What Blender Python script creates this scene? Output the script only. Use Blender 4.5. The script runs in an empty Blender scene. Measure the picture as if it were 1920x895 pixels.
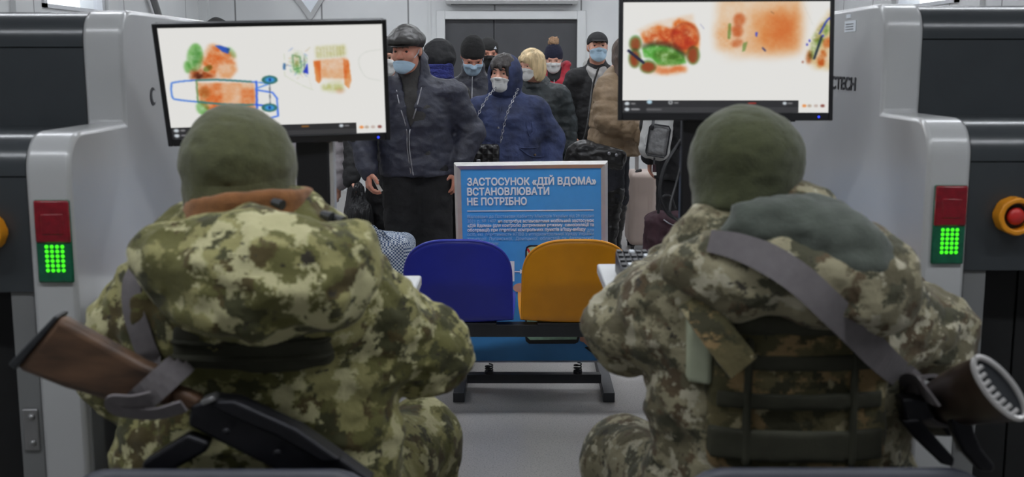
import bpy, math, random
import numpy as np
from mathutils import Vector, Matrix, Euler

SC = bpy.context.scene
COL = SC.collection
PI = math.pi

# ------------------------------------------------------------------ camera
FPX, HOR, CAMH = 2100.0, 115.0, 1.52
TH = math.atan((447.5 - HOR) / FPX)
cam_d = bpy.data.cameras.new('camera')
cam = bpy.data.objects.new('camera', cam_d)
COL.objects.link(cam)
cam.location = (0, 0, CAMH)
cam.rotation_euler = (PI / 2 - TH, 0, 0)
cam_d.sensor_width = 36.0
cam_d.lens = 36.0 * FPX / 1920.0
cam_d.clip_start = 0.05
cam_d.dof.use_dof = True
cam_d.dof.focus_distance = 6.8
cam_d.dof.aperture_fstop = 5.6
SC.camera = cam

# ------------------------------------------------------------------ world / exposure
w = bpy.data.worlds.new('overcast_sky')
SC.world = w
w.use_nodes = True
w.node_tree.nodes['Background'].inputs[0].default_value = (0.86, 0.92, 1.0, 1)
w.node_tree.nodes['Background'].inputs[1].default_value = 2.2
SC.view_settings.view_transform = 'Standard'
SC.view_settings.look = 'None'
SC.view_settings.gamma = 1.0
SC.view_settings.use_curve_mapping = False
SC.view_settings.exposure = 0.0
LAMP = 26.0           # emission of the ceiling tubes
SCREEN = 0.86        # emission of the monitors

# ------------------------------------------------------------------ pixel -> point at depth Y
def at(u, v, Y):
    x = (u - 960.0) / FPX
    yc = (447.5 - v) / FPX
    d = Vector((x, math.cos(TH) + yc * math.sin(TH), -math.sin(TH) + yc * math.cos(TH)))
    t = Y / d.y
    return Vector((d.x * t, Y, CAMH + d.z * t))
def A(u, v, Y):
    return np.array(at(u, v, Y))

# ------------------------------------------------------------------ names and tags
def tag(o, label, cat, group=None):
    o['label'] = label
    o['category'] = cat
    if group:
        o['group'] = group
    return o
def empty(name, loc, label=None, cat=None, group=None, rz=0.0):
    o = bpy.data.objects.new(name, None)
    o.empty_display_size = 0.05
    COL.objects.link(o)
    o.location = loc
    o.rotation_euler = (0, 0, rz)
    if label:
        tag(o, label, cat, group)
    return o

# ------------------------------------------------------------------ materials
def lin(c):
    return tuple(((x / 255.0) / 12.92 if x / 255.0 <= 0.04045 else ((x / 255.0 + 0.055) / 1.055) ** 2.4) for x in c)
def L4(c):
    return lin(c) + (1.0,)
class NT:
    def __init__(s, name):
        s.m = bpy.data.materials.new(name)
        s.m.use_nodes = True
        s.t = s.m.node_tree
        s.b = s.t.nodes['Principled BSDF']
    def n(s, typ, **kw):
        x = s.t.nodes.new(typ)
        for k, v in kw.items():
            if k.startswith('i_'):
                key = k[2:]
                key = int(key) if key.isdigit() else key
                x.inputs[key].default_value = v
            else:
                setattr(x, k, v)
        return x
    def l(s, a, b):
        s.t.links.new(a, b)
    def coord(s, scale=(1, 1, 1)):
        tc = s.n('ShaderNodeTexCoord')
        mp = s.n('ShaderNodeMapping')
        mp.inputs['Scale'].default_value = scale
        s.l(tc.outputs['Object'], mp.inputs['Vector'])
        return mp.outputs[0]
    def ramp(s, src, stops, interp='LINEAR'):
        r = s.n('ShaderNodeValToRGB')
        r.color_ramp.interpolation = interp
        e = r.color_ramp.elements
        while len(e) < len(stops):
            e.new(0.5)
        for i, (p, c) in enumerate(stops):
            e[i].position = p
            e[i].color = c if len(c) == 4 else tuple(c) + (1.0,)
        s.l(src, r.inputs[0])
        return r.outputs[0]
    def mix(s, fac, a, b, mode='MIX'):
        x = s.n('ShaderNodeMix', data_type='RGBA', blend_type=mode)
        for k, v in ((0, fac), (6, a), (7, b)):
            if hasattr(v, 'links'):
                s.l(v, x.inputs[k])
            else:
                x.inputs[k].default_value = v
        return x.outputs[2]
    def bump(s, src, strength=0.3, dist=0.01):
        b = s.n('ShaderNodeBump')
        b.inputs['Strength'].default_value = strength
        b.inputs['Distance'].default_value = dist
        s.l(src, b.inputs['Height'])
        s.l(b.outputs[0], s.b.inputs['Normal'])

def mat(name, rgb, rough=0.6, metal=0.0, var=0.12, scale=20.0, bump=0.0, bscale=None, bdist=0.004, spec=0.5, stretch=(1, 1, 1), coat=0.0, sheen=0.0):
    k = NT(name)
    c = lin(rgb)
    co = k.coord(stretch)
    nz = k.n('ShaderNodeTexNoise', i_Scale=scale, i_Detail=4.0)
    k.l(co, nz.inputs['Vector'])
    lo = tuple(max(0, x * (1 - var)) for x in c)
    hi = tuple(min(1, x * (1 + var)) for x in c)
    k.l(k.ramp(nz.outputs[0], [(0.3, lo), (0.7, hi)]), k.b.inputs['Base Color'])
    k.b.inputs['Roughness'].default_value = rough
    k.b.inputs['Metallic'].default_value = metal
    k.b.inputs['Specular IOR Level'].default_value = spec
    k.b.inputs['Coat Weight'].default_value = coat
    k.b.inputs['Sheen Weight'].default_value = sheen
    if bump:
        n2 = k.n('ShaderNodeTexNoise', i_Scale=bscale or scale * 4, i_Detail=3.0)
        k.l(co, n2.inputs['Vector'])
        k.bump(n2.outputs[0], bump, bdist)
    return k.m

def emit_mat(name, rgb, strength, base=(20, 20, 20)):
    k = NT(name)
    k.b.inputs['Base Color'].default_value = L4(base)
    k.b.inputs['Emission Color'].default_value = L4(rgb)
    k.b.inputs['Emission Strength'].default_value = strength
    return k.m

def camo(name, cols, s1=9.0, snap=0.004, rough=0.85, off=0.0):
    """pixel camouflage cloth: stacked thresholded noise on snapped coordinates"""
    k = NT(name)
    co = k.coord()
    ad = k.n('ShaderNodeVectorMath', operation='ADD')
    ad.inputs[1].default_value = (off, off * 1.7, off * 0.6)
    k.l(co, ad.inputs[0])
    sn = k.n('ShaderNodeVectorMath', operation='SNAP')
    sn.inputs[1].default_value = (snap, snap, snap)
    k.l(ad.outputs[0], sn.inputs[0])
    base = None
    for i, (rgb, sc, lo, ofs) in enumerate(cols):
        if base is None:
            base = L4(rgb)
            continue
        mp = k.n('ShaderNodeMapping')
        mp.inputs['Location'].default_value = (ofs, ofs * 2.3, -ofs)
        mp.inputs['Scale'].default_value = (1.0, 1.0, 1.25)
        k.l(sn.outputs[0], mp.inputs[0])
        nz = k.n('ShaderNodeTexNoise', i_Scale=s1 * sc, i_Detail=5.0, i_Roughness=0.62)
        k.l(mp.outputs[0], nz.inputs['Vector'])
        f = k.ramp(nz.outputs[0], [(lo - 0.012, (0, 0, 0)), (lo + 0.012, (1, 1, 1))])
        base = k.mix(f, base, L4(rgb))
    k.l(base, k.b.inputs['Base Color'])
    k.b.inputs['Roughness'].default_value = rough
    k.b.inputs['Specular IOR Level'].default_value = 0.25
    k.b.inputs['Sheen Weight'].default_value = 0.1
    n2 = k.n('ShaderNodeTexNoise', i_Scale=34.0, i_Detail=4.0)
    k.l(co, n2.inputs['Vector'])
    k.bump(n2.outputs[0], 0.5, 0.012)
    return k.m

def skin_mat(name, rgb):
    k = NT(name)
    co = k.coord()
    nz = k.n('ShaderNodeTexNoise', i_Scale=26.0, i_Detail=4.0)
    k.l(co, nz.inputs['Vector'])
    c = lin(rgb)
    r = (min(1, c[0] * 1.05), c[1] * 0.8, c[2] * 0.76)
    k.l(k.ramp(nz.outputs[0], [(0.35, c), (0.7, r)]), k.b.inputs['Base Color'])
    k.b.inputs['Roughness'].default_value = 0.5
    k.b.inputs['Subsurface Weight'].default_value = 0.0
    n2 = k.n('ShaderNodeTexNoise', i_Scale=180.0, i_Detail=2.0)
    k.l(co, n2.inputs['Vector'])
    k.bump(n2.outputs[0], 0.25, 0.002)
    return k.m

M = {}
M['white_panel'] = mat('white_wall_panel', (206, 208, 208), 0.45, var=0.03, scale=3)
M['scanner_white'] = mat('scanner_white_paint', (179, 180, 180), 0.22, var=0.03, scale=4, bump=0.03, bscale=500, bdist=0.0005)
M['scanner_dark'] = mat('scanner_charcoal_paint', (58, 62, 65), 0.24, var=0.08, scale=6, bump=0.05, bscale=600, bdist=0.0005)
M['scanner_grey'] = mat('scanner_grey_panel', (116, 117, 117), 0.45, var=0.05, scale=5)
M['black'] = mat('black_rubber', (14, 15, 16), 0.75, var=0.2)
M['black_plastic'] = mat('black_plastic', (24, 24, 28), 0.4, var=0.1)
M['steel'] = mat('brushed_steel', (150, 150, 150), 0.35, metal=0.85, var=0.1, scale=40, stretch=(1, 1, 0.05))
M['dark_steel'] = mat('powder_coated_steel', (52, 54, 57), 0.45, metal=0.2, var=0.1)
M['alu'] = mat('anodised_aluminium', (196, 194, 192), 0.38, metal=0.55, var=0.05)
M['blue_plastic'] = mat('blue_seat_plastic', (42, 52, 166), 0.34, var=0.06, scale=12, bump=0.1, bscale=300, bdist=0.001)
M['orange_plastic'] = mat('orange_seat_plastic', (224, 148, 14), 0.36, var=0.05, scale=12, bump=0.1, bscale=300, bdist=0.001)
M['poster_blue'] = mat('poster_blue', (72, 154, 222), 0.35, var=0.03)
M['ink_white'] = mat('white_print', (226, 232, 238), 0.5, var=0.02)
M['ink_pale'] = mat('pale_blue_print', (158, 196, 230), 0.5, var=0.02)
M['red_lens'] = mat('red_lamp_lens', (128, 14, 30), 0.25, var=0.2, scale=60, coat=0.3)
M['green_lens'] = mat('green_lamp_lens', (16, 92, 66), 0.25, var=0.2, scale=60, coat=0.3)
M['led'] = emit_mat('lit_green_led', (70, 255, 30), 1.3)
M['led_blue'] = emit_mat('lit_blue_led', (40, 60, 255), 2.5)
M['lamp'] = emit_mat('lit_lamp_diffuser', (245, 249, 255), LAMP, (240, 240, 240))
M['yellow'] = mat('amber_plastic', (226, 146, 26), 0.4, var=0.06)
M['red_button'] = mat('red_button_plastic', (198, 46, 44), 0.4, var=0.06)
M['chair_plastic'] = mat('slate_chair_plastic', (58, 60, 70), 0.45, var=0.08)
M['desk'] = mat('pale_grey_laminate', (208, 210, 210), 0.4, var=0.03)
M['wood'] = mat('walnut_stock_wood', (88, 64, 46), 0.5, var=0.6, scale=22, stretch=(0.35, 1, 1.6), bump=0.1)
M['dark_wood'] = mat('dark_varnished_wood', (52, 39, 31), 0.35, var=0.45, scale=14, coat=0.2)
M['gun'] = mat('blued_gunmetal', (38, 38, 42), 0.4, metal=0.6, var=0.2)
M['webbing'] = mat('grey_webbing_strap', (112, 107, 108), 0.8, var=0.08, scale=60, bump=0.3, bscale=400, bdist=0.001)
M['fleece_olive'] = mat('olive_fleece', (84, 86, 55), 0.95, var=0.14, scale=60, bump=0.35, bscale=260, bdist=0.004, sheen=0.25)
M['fleece_olive_dark'] = mat('dark_olive_fleece', (68, 72, 44), 0.95, var=0.14, scale=60, bump=0.35, bscale=260, bdist=0.004, sheen=0.25)
M['fleece_rust'] = mat('rust_brown_fleece', (140, 92, 52), 0.95, var=0.2, scale=40, bump=0.35, bscale=200, bdist=0.004, sheen=0.2)
M['fleece_grey'] = mat('grey_green_fleece', (76, 82, 74), 0.95, var=0.15, scale=40, bump=0.35, bscale=160, bdist=0.004, sheen=0.2)
M['olive_nylon'] = mat('olive_nylon', (58, 58, 44), 0.8, var=0.15, scale=30, bump=0.2, bscale=300)
M['pale_patch'] = mat('pale_green_cloth', (172, 178, 152), 0.9, var=0.08, scale=30, bump=0.2, bscale=200)
M['camo_a'] = camo('pixel_camouflage_olive', [((104, 102, 60), 1, 0, 0), ((86, 76, 46), 0.8, 0.54, 3.1), ((152, 147, 98), 1.0, 0.515, 7.7), ((72, 72, 46), 1.2, 0.57, 1.3), ((190, 185, 142), 1.3, 0.55, 5.2), ((58, 54, 44), 1.9, 0.65, 9.2)], s1=11.0, snap=0.0035)
M['camo_b'] = camo('pixel_camouflage_tan', [((108, 102, 80), 1, 0, 0), ((94, 80, 60), 0.8, 0.52, 2.1), ((152, 145, 118), 1.0, 0.51, 6.7), ((78, 77, 60), 1.1, 0.56, 11.3), ((184, 178, 155), 1.4, 0.57, 4.2), ((64, 60, 52), 1.9, 0.65, 8.2)], s1=13.0, snap=0.003)
M['camo_c'] = camo('camouflage_nylon_carrier', [((104, 96, 66), 1, 0, 0), ((84, 80, 54), 0.8, 0.5, 2.6), ((146, 122, 84), 1.0, 0.56, 6.1), ((66, 64, 46), 1.2, 0.55, 10.3), ((158, 148, 116), 1.5, 0.62, 4.9)], s1=11.0, snap=0.004)
M['skin'] = skin_mat('skin_pale', (206, 160, 138))
M['skin_ruddy'] = skin_mat('skin_ruddy', (196, 142, 120))
M['mask_blue'] = mat('pale_blue_mask', (178, 206, 226), 0.85, var=0.03, scale=20, bump=0.6, bscale=60, bdist=0.004, stretch=(0.3, 0.3, 1.6))
M['mask_white'] = mat('white_mask', (218, 218, 216), 0.85, var=0.03, scale=20, bump=0.6, bscale=60, bdist=0.004, stretch=(0.3, 0.3, 1.6))
M['eye_white'] = mat('eye_white', (200, 194, 188), 0.2, var=0.02)
M['iris'] = mat('dark_iris', (38, 30, 26), 0.2, var=0.1)
M['brow'] = mat('grey_brown_hair', (96, 82, 70), 0.8, var=0.3, scale=150)
def cloth(name, rgb, rough=0.8, var=0.22, scale=16, bump=0.5, bscale=26, bdist=0.012, **kw):
    M[name] = mat(name, rgb, rough, var=var, scale=scale, bump=bump, bscale=bscale, bdist=bdist, **kw)
cloth('navy_jacket', (44, 46, 60), 0.55)
cloth('navy_puffer', (38, 40, 52), 0.5)
cloth('denim', (48, 57, 90), 0.85, var=0.6, scale=7)
cloth('teal_coat', (36, 44, 47), 0.5)
cloth('red_coat', (176, 30, 52), 0.6)
cloth('black_cloth', (31, 31, 33), 0.8)
cloth('black_trousers', (26, 26, 28), 0.9)
cloth('olive_coat', (50, 48, 45), 0.75)
cloth('beige_puffer', (146, 124, 98), 0.6, var=0.12)
cloth('lilac_puffer', (162, 156, 160), 0.65, var=0.1)
cloth('grey_jersey', (168, 166, 164), 0.9, var=0.1)
cloth('charcoal_shirt', (60, 59, 58), 0.9)
cloth('dark_jeans', (44, 45, 52), 0.9)
M['leather'] = mat('black_leather', (30, 29, 29), 0.36, var=0.25, scale=30, bump=0.5, bscale=30, bdist=0.01)
M['cap_leather'] = mat('worn_black_leather', (46, 44, 42), 0.42, var=0.3, scale=40, bump=0.4, bscale=30, bdist=0.006)
M['knit_black'] = mat('black_knit', (36, 36, 36), 0.95, var=0.2, scale=80, bump=0.5, bscale=160, bdist=0.004)
M['knit_navy'] = mat('navy_knit', (34, 35, 54), 0.95, var=0.2, scale=80, bump=0.5, bscale=160, bdist=0.004)
M['knit_blue'] = mat('blue_knit', (42, 48, 108), 0.95, var=0.3, scale=30, bump=0.9, bscale=60, bdist=0.012, stretch=(1, 1, 2.5))
M['fur'] = mat('beige_fur', (176, 142, 112), 0.95, var=0.3, scale=60, bump=0.9, bscale=120, bdist=0.01)
M['blonde'] = mat('blonde_hair', (206, 182, 140), 0.55, var=0.35, scale=30, stretch=(1, 1, 0.15), bump=0.7, bscale=70, bdist=0.01)
M['brown_hair'] = mat('brown_hair', (92, 78, 70), 0.5, var=0.35, scale=40, stretch=(1, 1, 0.15), bump=0.7, bscale=90, bdist=0.01)
M['dark_hair'] = mat('dark_hair', (44, 38, 36), 0.5, var=0.35, scale=40, stretch=(1, 1, 0.15), bump=0.7, bscale=90, bdist=0.01)
M['zip'] = mat('zip_metal', (150, 150, 155), 0.35, metal=0.7, var=0.2, scale=200)
M['suitcase'] = mat('pale_pink_shell', (204, 186, 176), 0.4, var=0.03, scale=8)
M['burgundy'] = mat('burgundy_cloth', (58, 34, 42), 0.8, var=0.2)
M['pack_grey'] = mat('pale_grey_nylon', (186, 186, 184), 0.7, var=0.06, bump=0.3, bscale=40)
M['pack_mesh'] = mat('grey_mesh_pocket', (112, 112, 112), 0.8, var=0.15, scale=60, bump=0.4, bscale=50, bdist=0.01)
M['plastic_bag'] = mat('black_plastic_film', (34, 34, 36), 0.3, var=0.4, scale=12, stretch=(4, 4, 0.3), bump=0.9, bscale=24, bdist=0.02)
M['paper'] = mat('white_paper', (222, 220, 212), 0.7, var=0.02)
M['ceiling'] = mat('ceiling_panel', (200, 200, 200), 0.8, var=0.02, scale=2)
M['door_dark'] = mat('anthracite_door', (66, 67, 70), 0.5, var=0.06, scale=6)
M['window_frame'] = mat('white_upvc', (198, 200, 204), 0.35, var=0.02)

def floor_mat():
    k = NT('speckled_grey_vinyl')
    co = k.coord()
    n1 = k.n('ShaderNodeTexNoise', i_Scale=1.6, i_Detail=5.0)
    k.l(co, n1.inputs[0])
    n2 = k.n('ShaderNodeTexNoise', i_Scale=160.0, i_Detail=2.0)
    k.l(co, n2.inputs[0])
    b = k.ramp(n1.outputs[0], [(0.3, lin((156, 153, 150))), (0.7, lin((172, 169, 166)))])
    sp = k.ramp(n2.outputs[0], [(0.36, lin((200, 200, 200))), (0.46, (1, 1, 1))])
    col = k.mix(1.0, b, sp, 'MULTIPLY')
    # welded sheet seams every two metres
    sx = k.n('ShaderNodeSeparateXYZ')
    k.l(co, sx.inputs[0])
    md = k.n('ShaderNodeMath', operation='PINGPONG', i_1=1.0)
    ad = k.n('ShaderNodeMath', operation='ADD', i_1=0.62)
    k.l(sx.outputs[1], ad.inputs[0])
    k.l(ad.outputs[0], md.inputs[0])
    ln = k.ramp(md.outputs[0], [(0.002, lin((196, 196, 196))), (0.006, (1, 1, 1))])
    col = k.mix(1.0, col, ln, 'MULTIPLY')
    k.l(col, k.b.inputs['Base Color'])
    k.b.inputs['Roughness'].default_value = 0.3
    k.b.inputs['Specular IOR Level'].default_value = 0.4
    return k.m
M['floor'] = floor_mat()

def panel_wall_mat():
    k = NT('sandwich_wall_panels')
    co = k.coord()
    sx = k.n('ShaderNodeSeparateXYZ')
    k.l(co, sx.inputs[0])
    sm = k.n('ShaderNodeMath', operation='ADD')
    k.l(sx.outputs[0], sm.inputs[0])
    k.l(sx.outputs[1], sm.inputs[1])
    pp = k.n('ShaderNodeMath', operation='PINGPONG', i_1=0.5)
    k.l(sm.outputs[0], pp.inputs[0])
    ln = k.ramp(pp.outputs[0], [(0.006, lin((150, 150, 150))), (0.012, (1, 1, 1))])
    nz = k.n('ShaderNodeTexNoise', i_Scale=2.0, i_Detail=3.0)
    k.l(co, nz.inputs[0])
    b = k.ramp(nz.outputs[0], [(0.3, lin((202, 204, 205))), (0.7, lin((210, 212, 212)))])
    k.l(k.mix(1.0, b, ln, 'MULTIPLY'), k.b.inputs['Base Color'])
    k.b.inputs['Roughness'].default_value = 0.45
    return k.m
M['panel_wall'] = panel_wall_mat()

def check_mat():
    k = NT('blue_white_checked_plastic')
    co = k.coord()
    s = k.n('ShaderNodeTexChecker', i_Scale=105.0)
    k.l(co, s.inputs[0])
    s.inputs[1].default_value = L4((196, 204, 212))
    s.inputs[2].default_value = L4((44, 72, 112))
    k.l(s.outputs[0], k.b.inputs['Base Color'])
    k.b.inputs['Roughness'].default_value = 0.4
    return k.m
M['check'] = check_mat()

def quilt_leather():
    k = NT('quilted_black_leather')
    k.b.inputs['Base Color'].default_value = L4((32, 31, 32))
    k.b.inputs['Roughness'].default_value = 0.32
    tc = k.n('ShaderNodeTexCoord')
    mp = k.n('ShaderNodeMapping')
    mp.inputs['Rotation'].default_value = (0, PI / 4, 0)
    k.l(tc.outputs['Object'], mp.inputs[0])
    w1 = k.n('ShaderNodeTexWave', i_Scale=7.0, bands_direction='X')
    w2 = k.n('ShaderNodeTexWave', i_Scale=7.0, bands_direction='Z')
    for x in (w1, w2):
        k.l(mp.outputs[0], x.inputs[0])
    mn = k.n('ShaderNodeMath', operation='MINIMUM')
    k.l(w1.outputs['Fac'], mn.inputs[0])
    k.l(w2.outputs['Fac'], mn.inputs[1])
    k.bump(mn.outputs[0], 0.8, 0.01)
    return k.m
M['quilt_leather'] = quilt_leather()

# ------------------------------------------------------------------ mesh helpers
def link_mesh(name, verts, faces, material, parent=None, smooth=True, angle=None):
    me = bpy.data.meshes.new(name)
    me.from_pydata([tuple(v) for v in verts], [], faces)
    me.update()
    if material is not None:
        for m_ in (material if isinstance(material, (list, tuple)) else [material]):
            me.materials.append(m_)
    me.polygons.foreach_set('use_smooth', [bool(smooth)] * len(me.polygons))
    if angle and smooth:
        me.set_sharp_from_angle(angle=angle)
    o = bpy.data.objects.new(name, me)
    COL.objects.link(o)
    if parent is not None:
        o.parent = parent
    return o
def bevel(o, wdt=0.004, seg=2):
    m = o.modifiers.new('edge', 'BEVEL')
    m.width = wdt
    m.segments = seg
    m.limit_method = 'ANGLE'
    m.angle_limit = math.radians(40)
    return o

class MB:
    """collects shapes into one mesh; org is subtracted so meshes sit in their thing's frame"""
    def __init__(s, org=(0, 0, 0)):
        s.v, s.f, s.o = [], [], Vector(org)
    def add(s, vs, fs):
        n = len(s.v)
        s.v += [Vector(v) - s.o for v in vs]
        s.f += [tuple(i + n for i in f) for f in fs]
        return s
    def box(s, c, h, R=None):
        R = R or Matrix.Identity(3)
        c = Vector(c)
        vs = [c + R @ Vector((x * h[0], y * h[1], z * h[2])) for x in (-1, 1) for y in (-1, 1) for z in (-1, 1)]
        return s.add(vs, [(0, 1, 3, 2), (4, 6, 7, 5), (0, 4, 5, 1), (2, 3, 7, 6), (0, 2, 6, 4), (1, 5, 7, 3)])
    def bx(s, x0, x1, y0, y1, z0, z1):
        return s.box(((x0 + x1) / 2, (y0 + y1) / 2, (z0 + z1) / 2), (abs(x1 - x0) / 2, abs(y1 - y0) / 2, abs(z1 - z0) / 2))
    def prism(s, pts, ext):
        pts = [Vector(p) for p in pts]
        e = Vector(ext)
        n = len(pts)
        nr = Vector((0, 0, 0))
        for i in range(n):
            nr += (pts[i] - pts[0]).cross(pts[(i + 1) % n] - pts[0])
        if nr.dot(e) > 0:
            pts.reverse()
        vs = pts + [p + e for p in pts]
        fs = [tuple(range(n)), tuple(range(2 * n - 1, n - 1, -1))]
        fs += [(i, i + n, (i + 1) % n + n, (i + 1) % n) for i in range(n)]
        return s.add(vs, fs)
    def tube(s, path, r, n=8, cap=True):
        P = [Vector(p) for p in path]
        m = len(P)
        rs = r if isinstance(r, (list, tuple)) else [r] * m
        up = Vector((0.13, 0.21, 1)).normalized()
        vs = []
        for i, p in enumerate(P):
            t = (P[min(i + 1, m - 1)] - P[max(i - 1, 0)]).normalized()
            if abs(t.dot(up)) > 0.98:
                up = Vector((1, 0.2, 0.1)).normalized()
            a = (up - t * up.dot(t)).normalized()
            b = t.cross(a)
            up = a
            for j in range(n):
                q = 2 * PI * j / n
                vs.append(p + (a * math.cos(q) + b * math.sin(q)) * rs[i])
        fs = [(i * n + j, i * n + (j + 1) % n, (i + 1) * n + (j + 1) % n, (i + 1) * n + j) for i in range(m - 1) for j in range(n)]
        if cap:
            fs += [tuple(range(n - 1, -1, -1)), tuple(range((m - 1) * n, m * n))]
        return s.add(vs, fs)
    def cyl(s, a, b, r, n=20, r2=None):
        return s.tube([a, b], [r, r if r2 is None else r2], n)
    def ribbon(s, path, width, thick, facing=(0, -1, 0)):
        P = [Vector(p) for p in path]
        m = len(P)
        vs = []
        for i, p in enumerate(P):
            t = (P[min(i + 1, m - 1)] - P[max(i - 1, 0)]).normalized()
            fc = facing[i] if isinstance(facing, list) else facing
            n_ = Vector(fc)
            n_ = (n_ - t * n_.dot(t)).normalized()
            sd = t.cross(n_)
            wd = width[i] if isinstance(width, (list, tuple)) else width
            for a, b in ((-1, -1), (1, -1), (1, 1), (-1, 1)):
                vs.append(p + sd * a * wd / 2 + n_ * b * thick / 2)
        fs = [(i * 4 + j, i * 4 + (j + 1) % 4, (i + 1) * 4 + (j + 1) % 4, (i + 1) * 4 + j) for i in range(m - 1) for j in range(4)]
        fs += [(3, 2, 1, 0), tuple((m - 1) * 4 + j for j in range(4))]
        return s.add(vs, fs)
    def ball(s, c, r, n=14, m=9, R=None):
        rr = Vector((r, r, r)) if not hasattr(r, '__len__') else Vector(r)
        R = R or Matrix.Identity(3)
        c = Vector(c)
        vs = [c + R @ Vector((0, 0, rr.z))]
        for i in range(1, m):
            a = PI * i / m
            for j in range(n):
                q = 2 * PI * j / n
                vs.append(c + R @ Vector((rr.x * math.sin(a) * math.cos(q), rr.y * math.sin(a) * math.sin(q), rr.z * math.cos(a))))
        vs.append(c - R @ Vector((0, 0, rr.z)))
        fs = [(0, 1 + j, 1 + (j + 1) % n) for j in range(n)]
        for i in range(m - 2):
            o = 1 + i * n
            fs += [(o + j, o + n + j, o + n + (j + 1) % n, o + (j + 1) % n) for j in range(n)]
        o = 1 + (m - 2) * n
        fs += [(o + j, len(vs) - 1, o + (j + 1) % n) for j in range(n)]
        return s.add(vs, fs)
    def build(s, name, material, parent=None, bev=0.0, seg=2, smooth=None):
        sm = bool(bev) if smooth is None else smooth
        o = link_mesh(name, s.v, s.f, material, parent, sm, math.radians(35) if sm else None)
        if bev:
            bevel(o, bev, seg)
        return o

def spline(pts, n=8):
    """Catmull-Rom through points"""
    P = [Vector(p) for p in pts]
    P = [P[0] * 2 - P[1]] + P + [P[-1] * 2 - P[-2]]
    out = []
    for i in range(1, len(P) - 2):
        a, b, c, d = P[i - 1], P[i], P[i + 1], P[i + 2]
        for k in range(n):
            t = k / n
            out.append(0.5 * ((2 * b) + (c - a) * t + (2 * a - 5 * b + 4 * c - d) * t * t + (3 * b - a - 3 * c + d) * t ** 3))
    out.append(P[-2])
    return out

def lettering(name, text, size, material, parent, loc, rot, align='LEFT', bold=0.0, spacing=1.0, line=1.0, wspace=1.0, fit=None):
    cu = bpy.data.curves.new(name, 'FONT')
    cu.body = text
    cu.size = size
    cu.align_x = align
    cu.extrude = 0.0004
    cu.space_character = spacing
    cu.space_line = line
    cu.space_word = wspace
    tmp = bpy.data.objects.new('tmp', cu)
    COL.objects.link(tmp)
    dg = bpy.context.evaluated_depsgraph_get()
    me = bpy.data.meshes.new_from_object(tmp.evaluated_get(dg))
    bpy.data.objects.remove(tmp)
    if bold:
        # heavier strokes: the same outline laid over itself with small shifts
        n = len(me.vertices)
        co = [v.co.copy() for v in me.vertices]
        fs = [tuple(p.vertices) for p in me.polygons]
        vs, ff = [], []
        for i, (ax, ay) in enumerate(((0, 0), (1, 0), (-1, 0), (0, 1), (0, -1), (.7, .7), (-.7, .7), (.7, -.7), (-.7, -.7))):
            vs += [c + Vector((ax * bold, ay * bold, .00012 * i)) for c in co]
            ff += [tuple(j + i * n for j in f) for f in fs]
        me = bpy.data.meshes.new(name)
        me.from_pydata(vs, [], ff)
    if fit and len(me.vertices):
        xs = [v.co.x for v in me.vertices]
        k = fit / max(1e-6, max(xs) - min(xs))
        x0 = min(xs)
        for v in me.vertices:
            v.co.x = (v.co.x - x0) * k
    me.materials.clear()
    me.materials.append(material)
    o = bpy.data.objects.new(name, me)
    COL.objects.link(o)
    o.parent = parent
    o.location = loc
    o.rotation_euler = rot
    return o

# ------------------------------------------------------------------ soft solids: signed distance field -> surface nets
def vnoise(P):
    i = np.floor(P).astype(np.int64)
    f = P - i
    f = f * f * (3 - 2 * f)
    def hs(a, b, c):
        n = (a * 374761393 + b * 668265263 + c * 2147483647 % 1274126177) & 0xffffffff
        n = ((n ^ (n >> 13)) * 1274126177) & 0xffffffff
        return ((n ^ (n >> 16)) & 0xffff) / 65535.0
    r = 0
    for dx in (0, 1):
        wx = f[:, 0] if dx else 1 - f[:, 0]
        for dy in (0, 1):
            wy = f[:, 1] if dy else 1 - f[:, 1]
            for dz in (0, 1):
                wz = f[:, 2] if dz else 1 - f[:, 2]
                r = r + wx * wy * wz * hs(i[:, 0] + dx, i[:, 1] + dy, i[:, 2] * 7 + dz * 7)
    return r * 2 - 1
def fbm(P, o=3):
    a, s, r = 1.0, 1.0, 0
    for k in range(o):
        r = r + a * vnoise(P * s + 17.3 * k)
        a *= 0.5
        s *= 2.03
    return r

def npv(v):
    return np.array(v, float)

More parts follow.
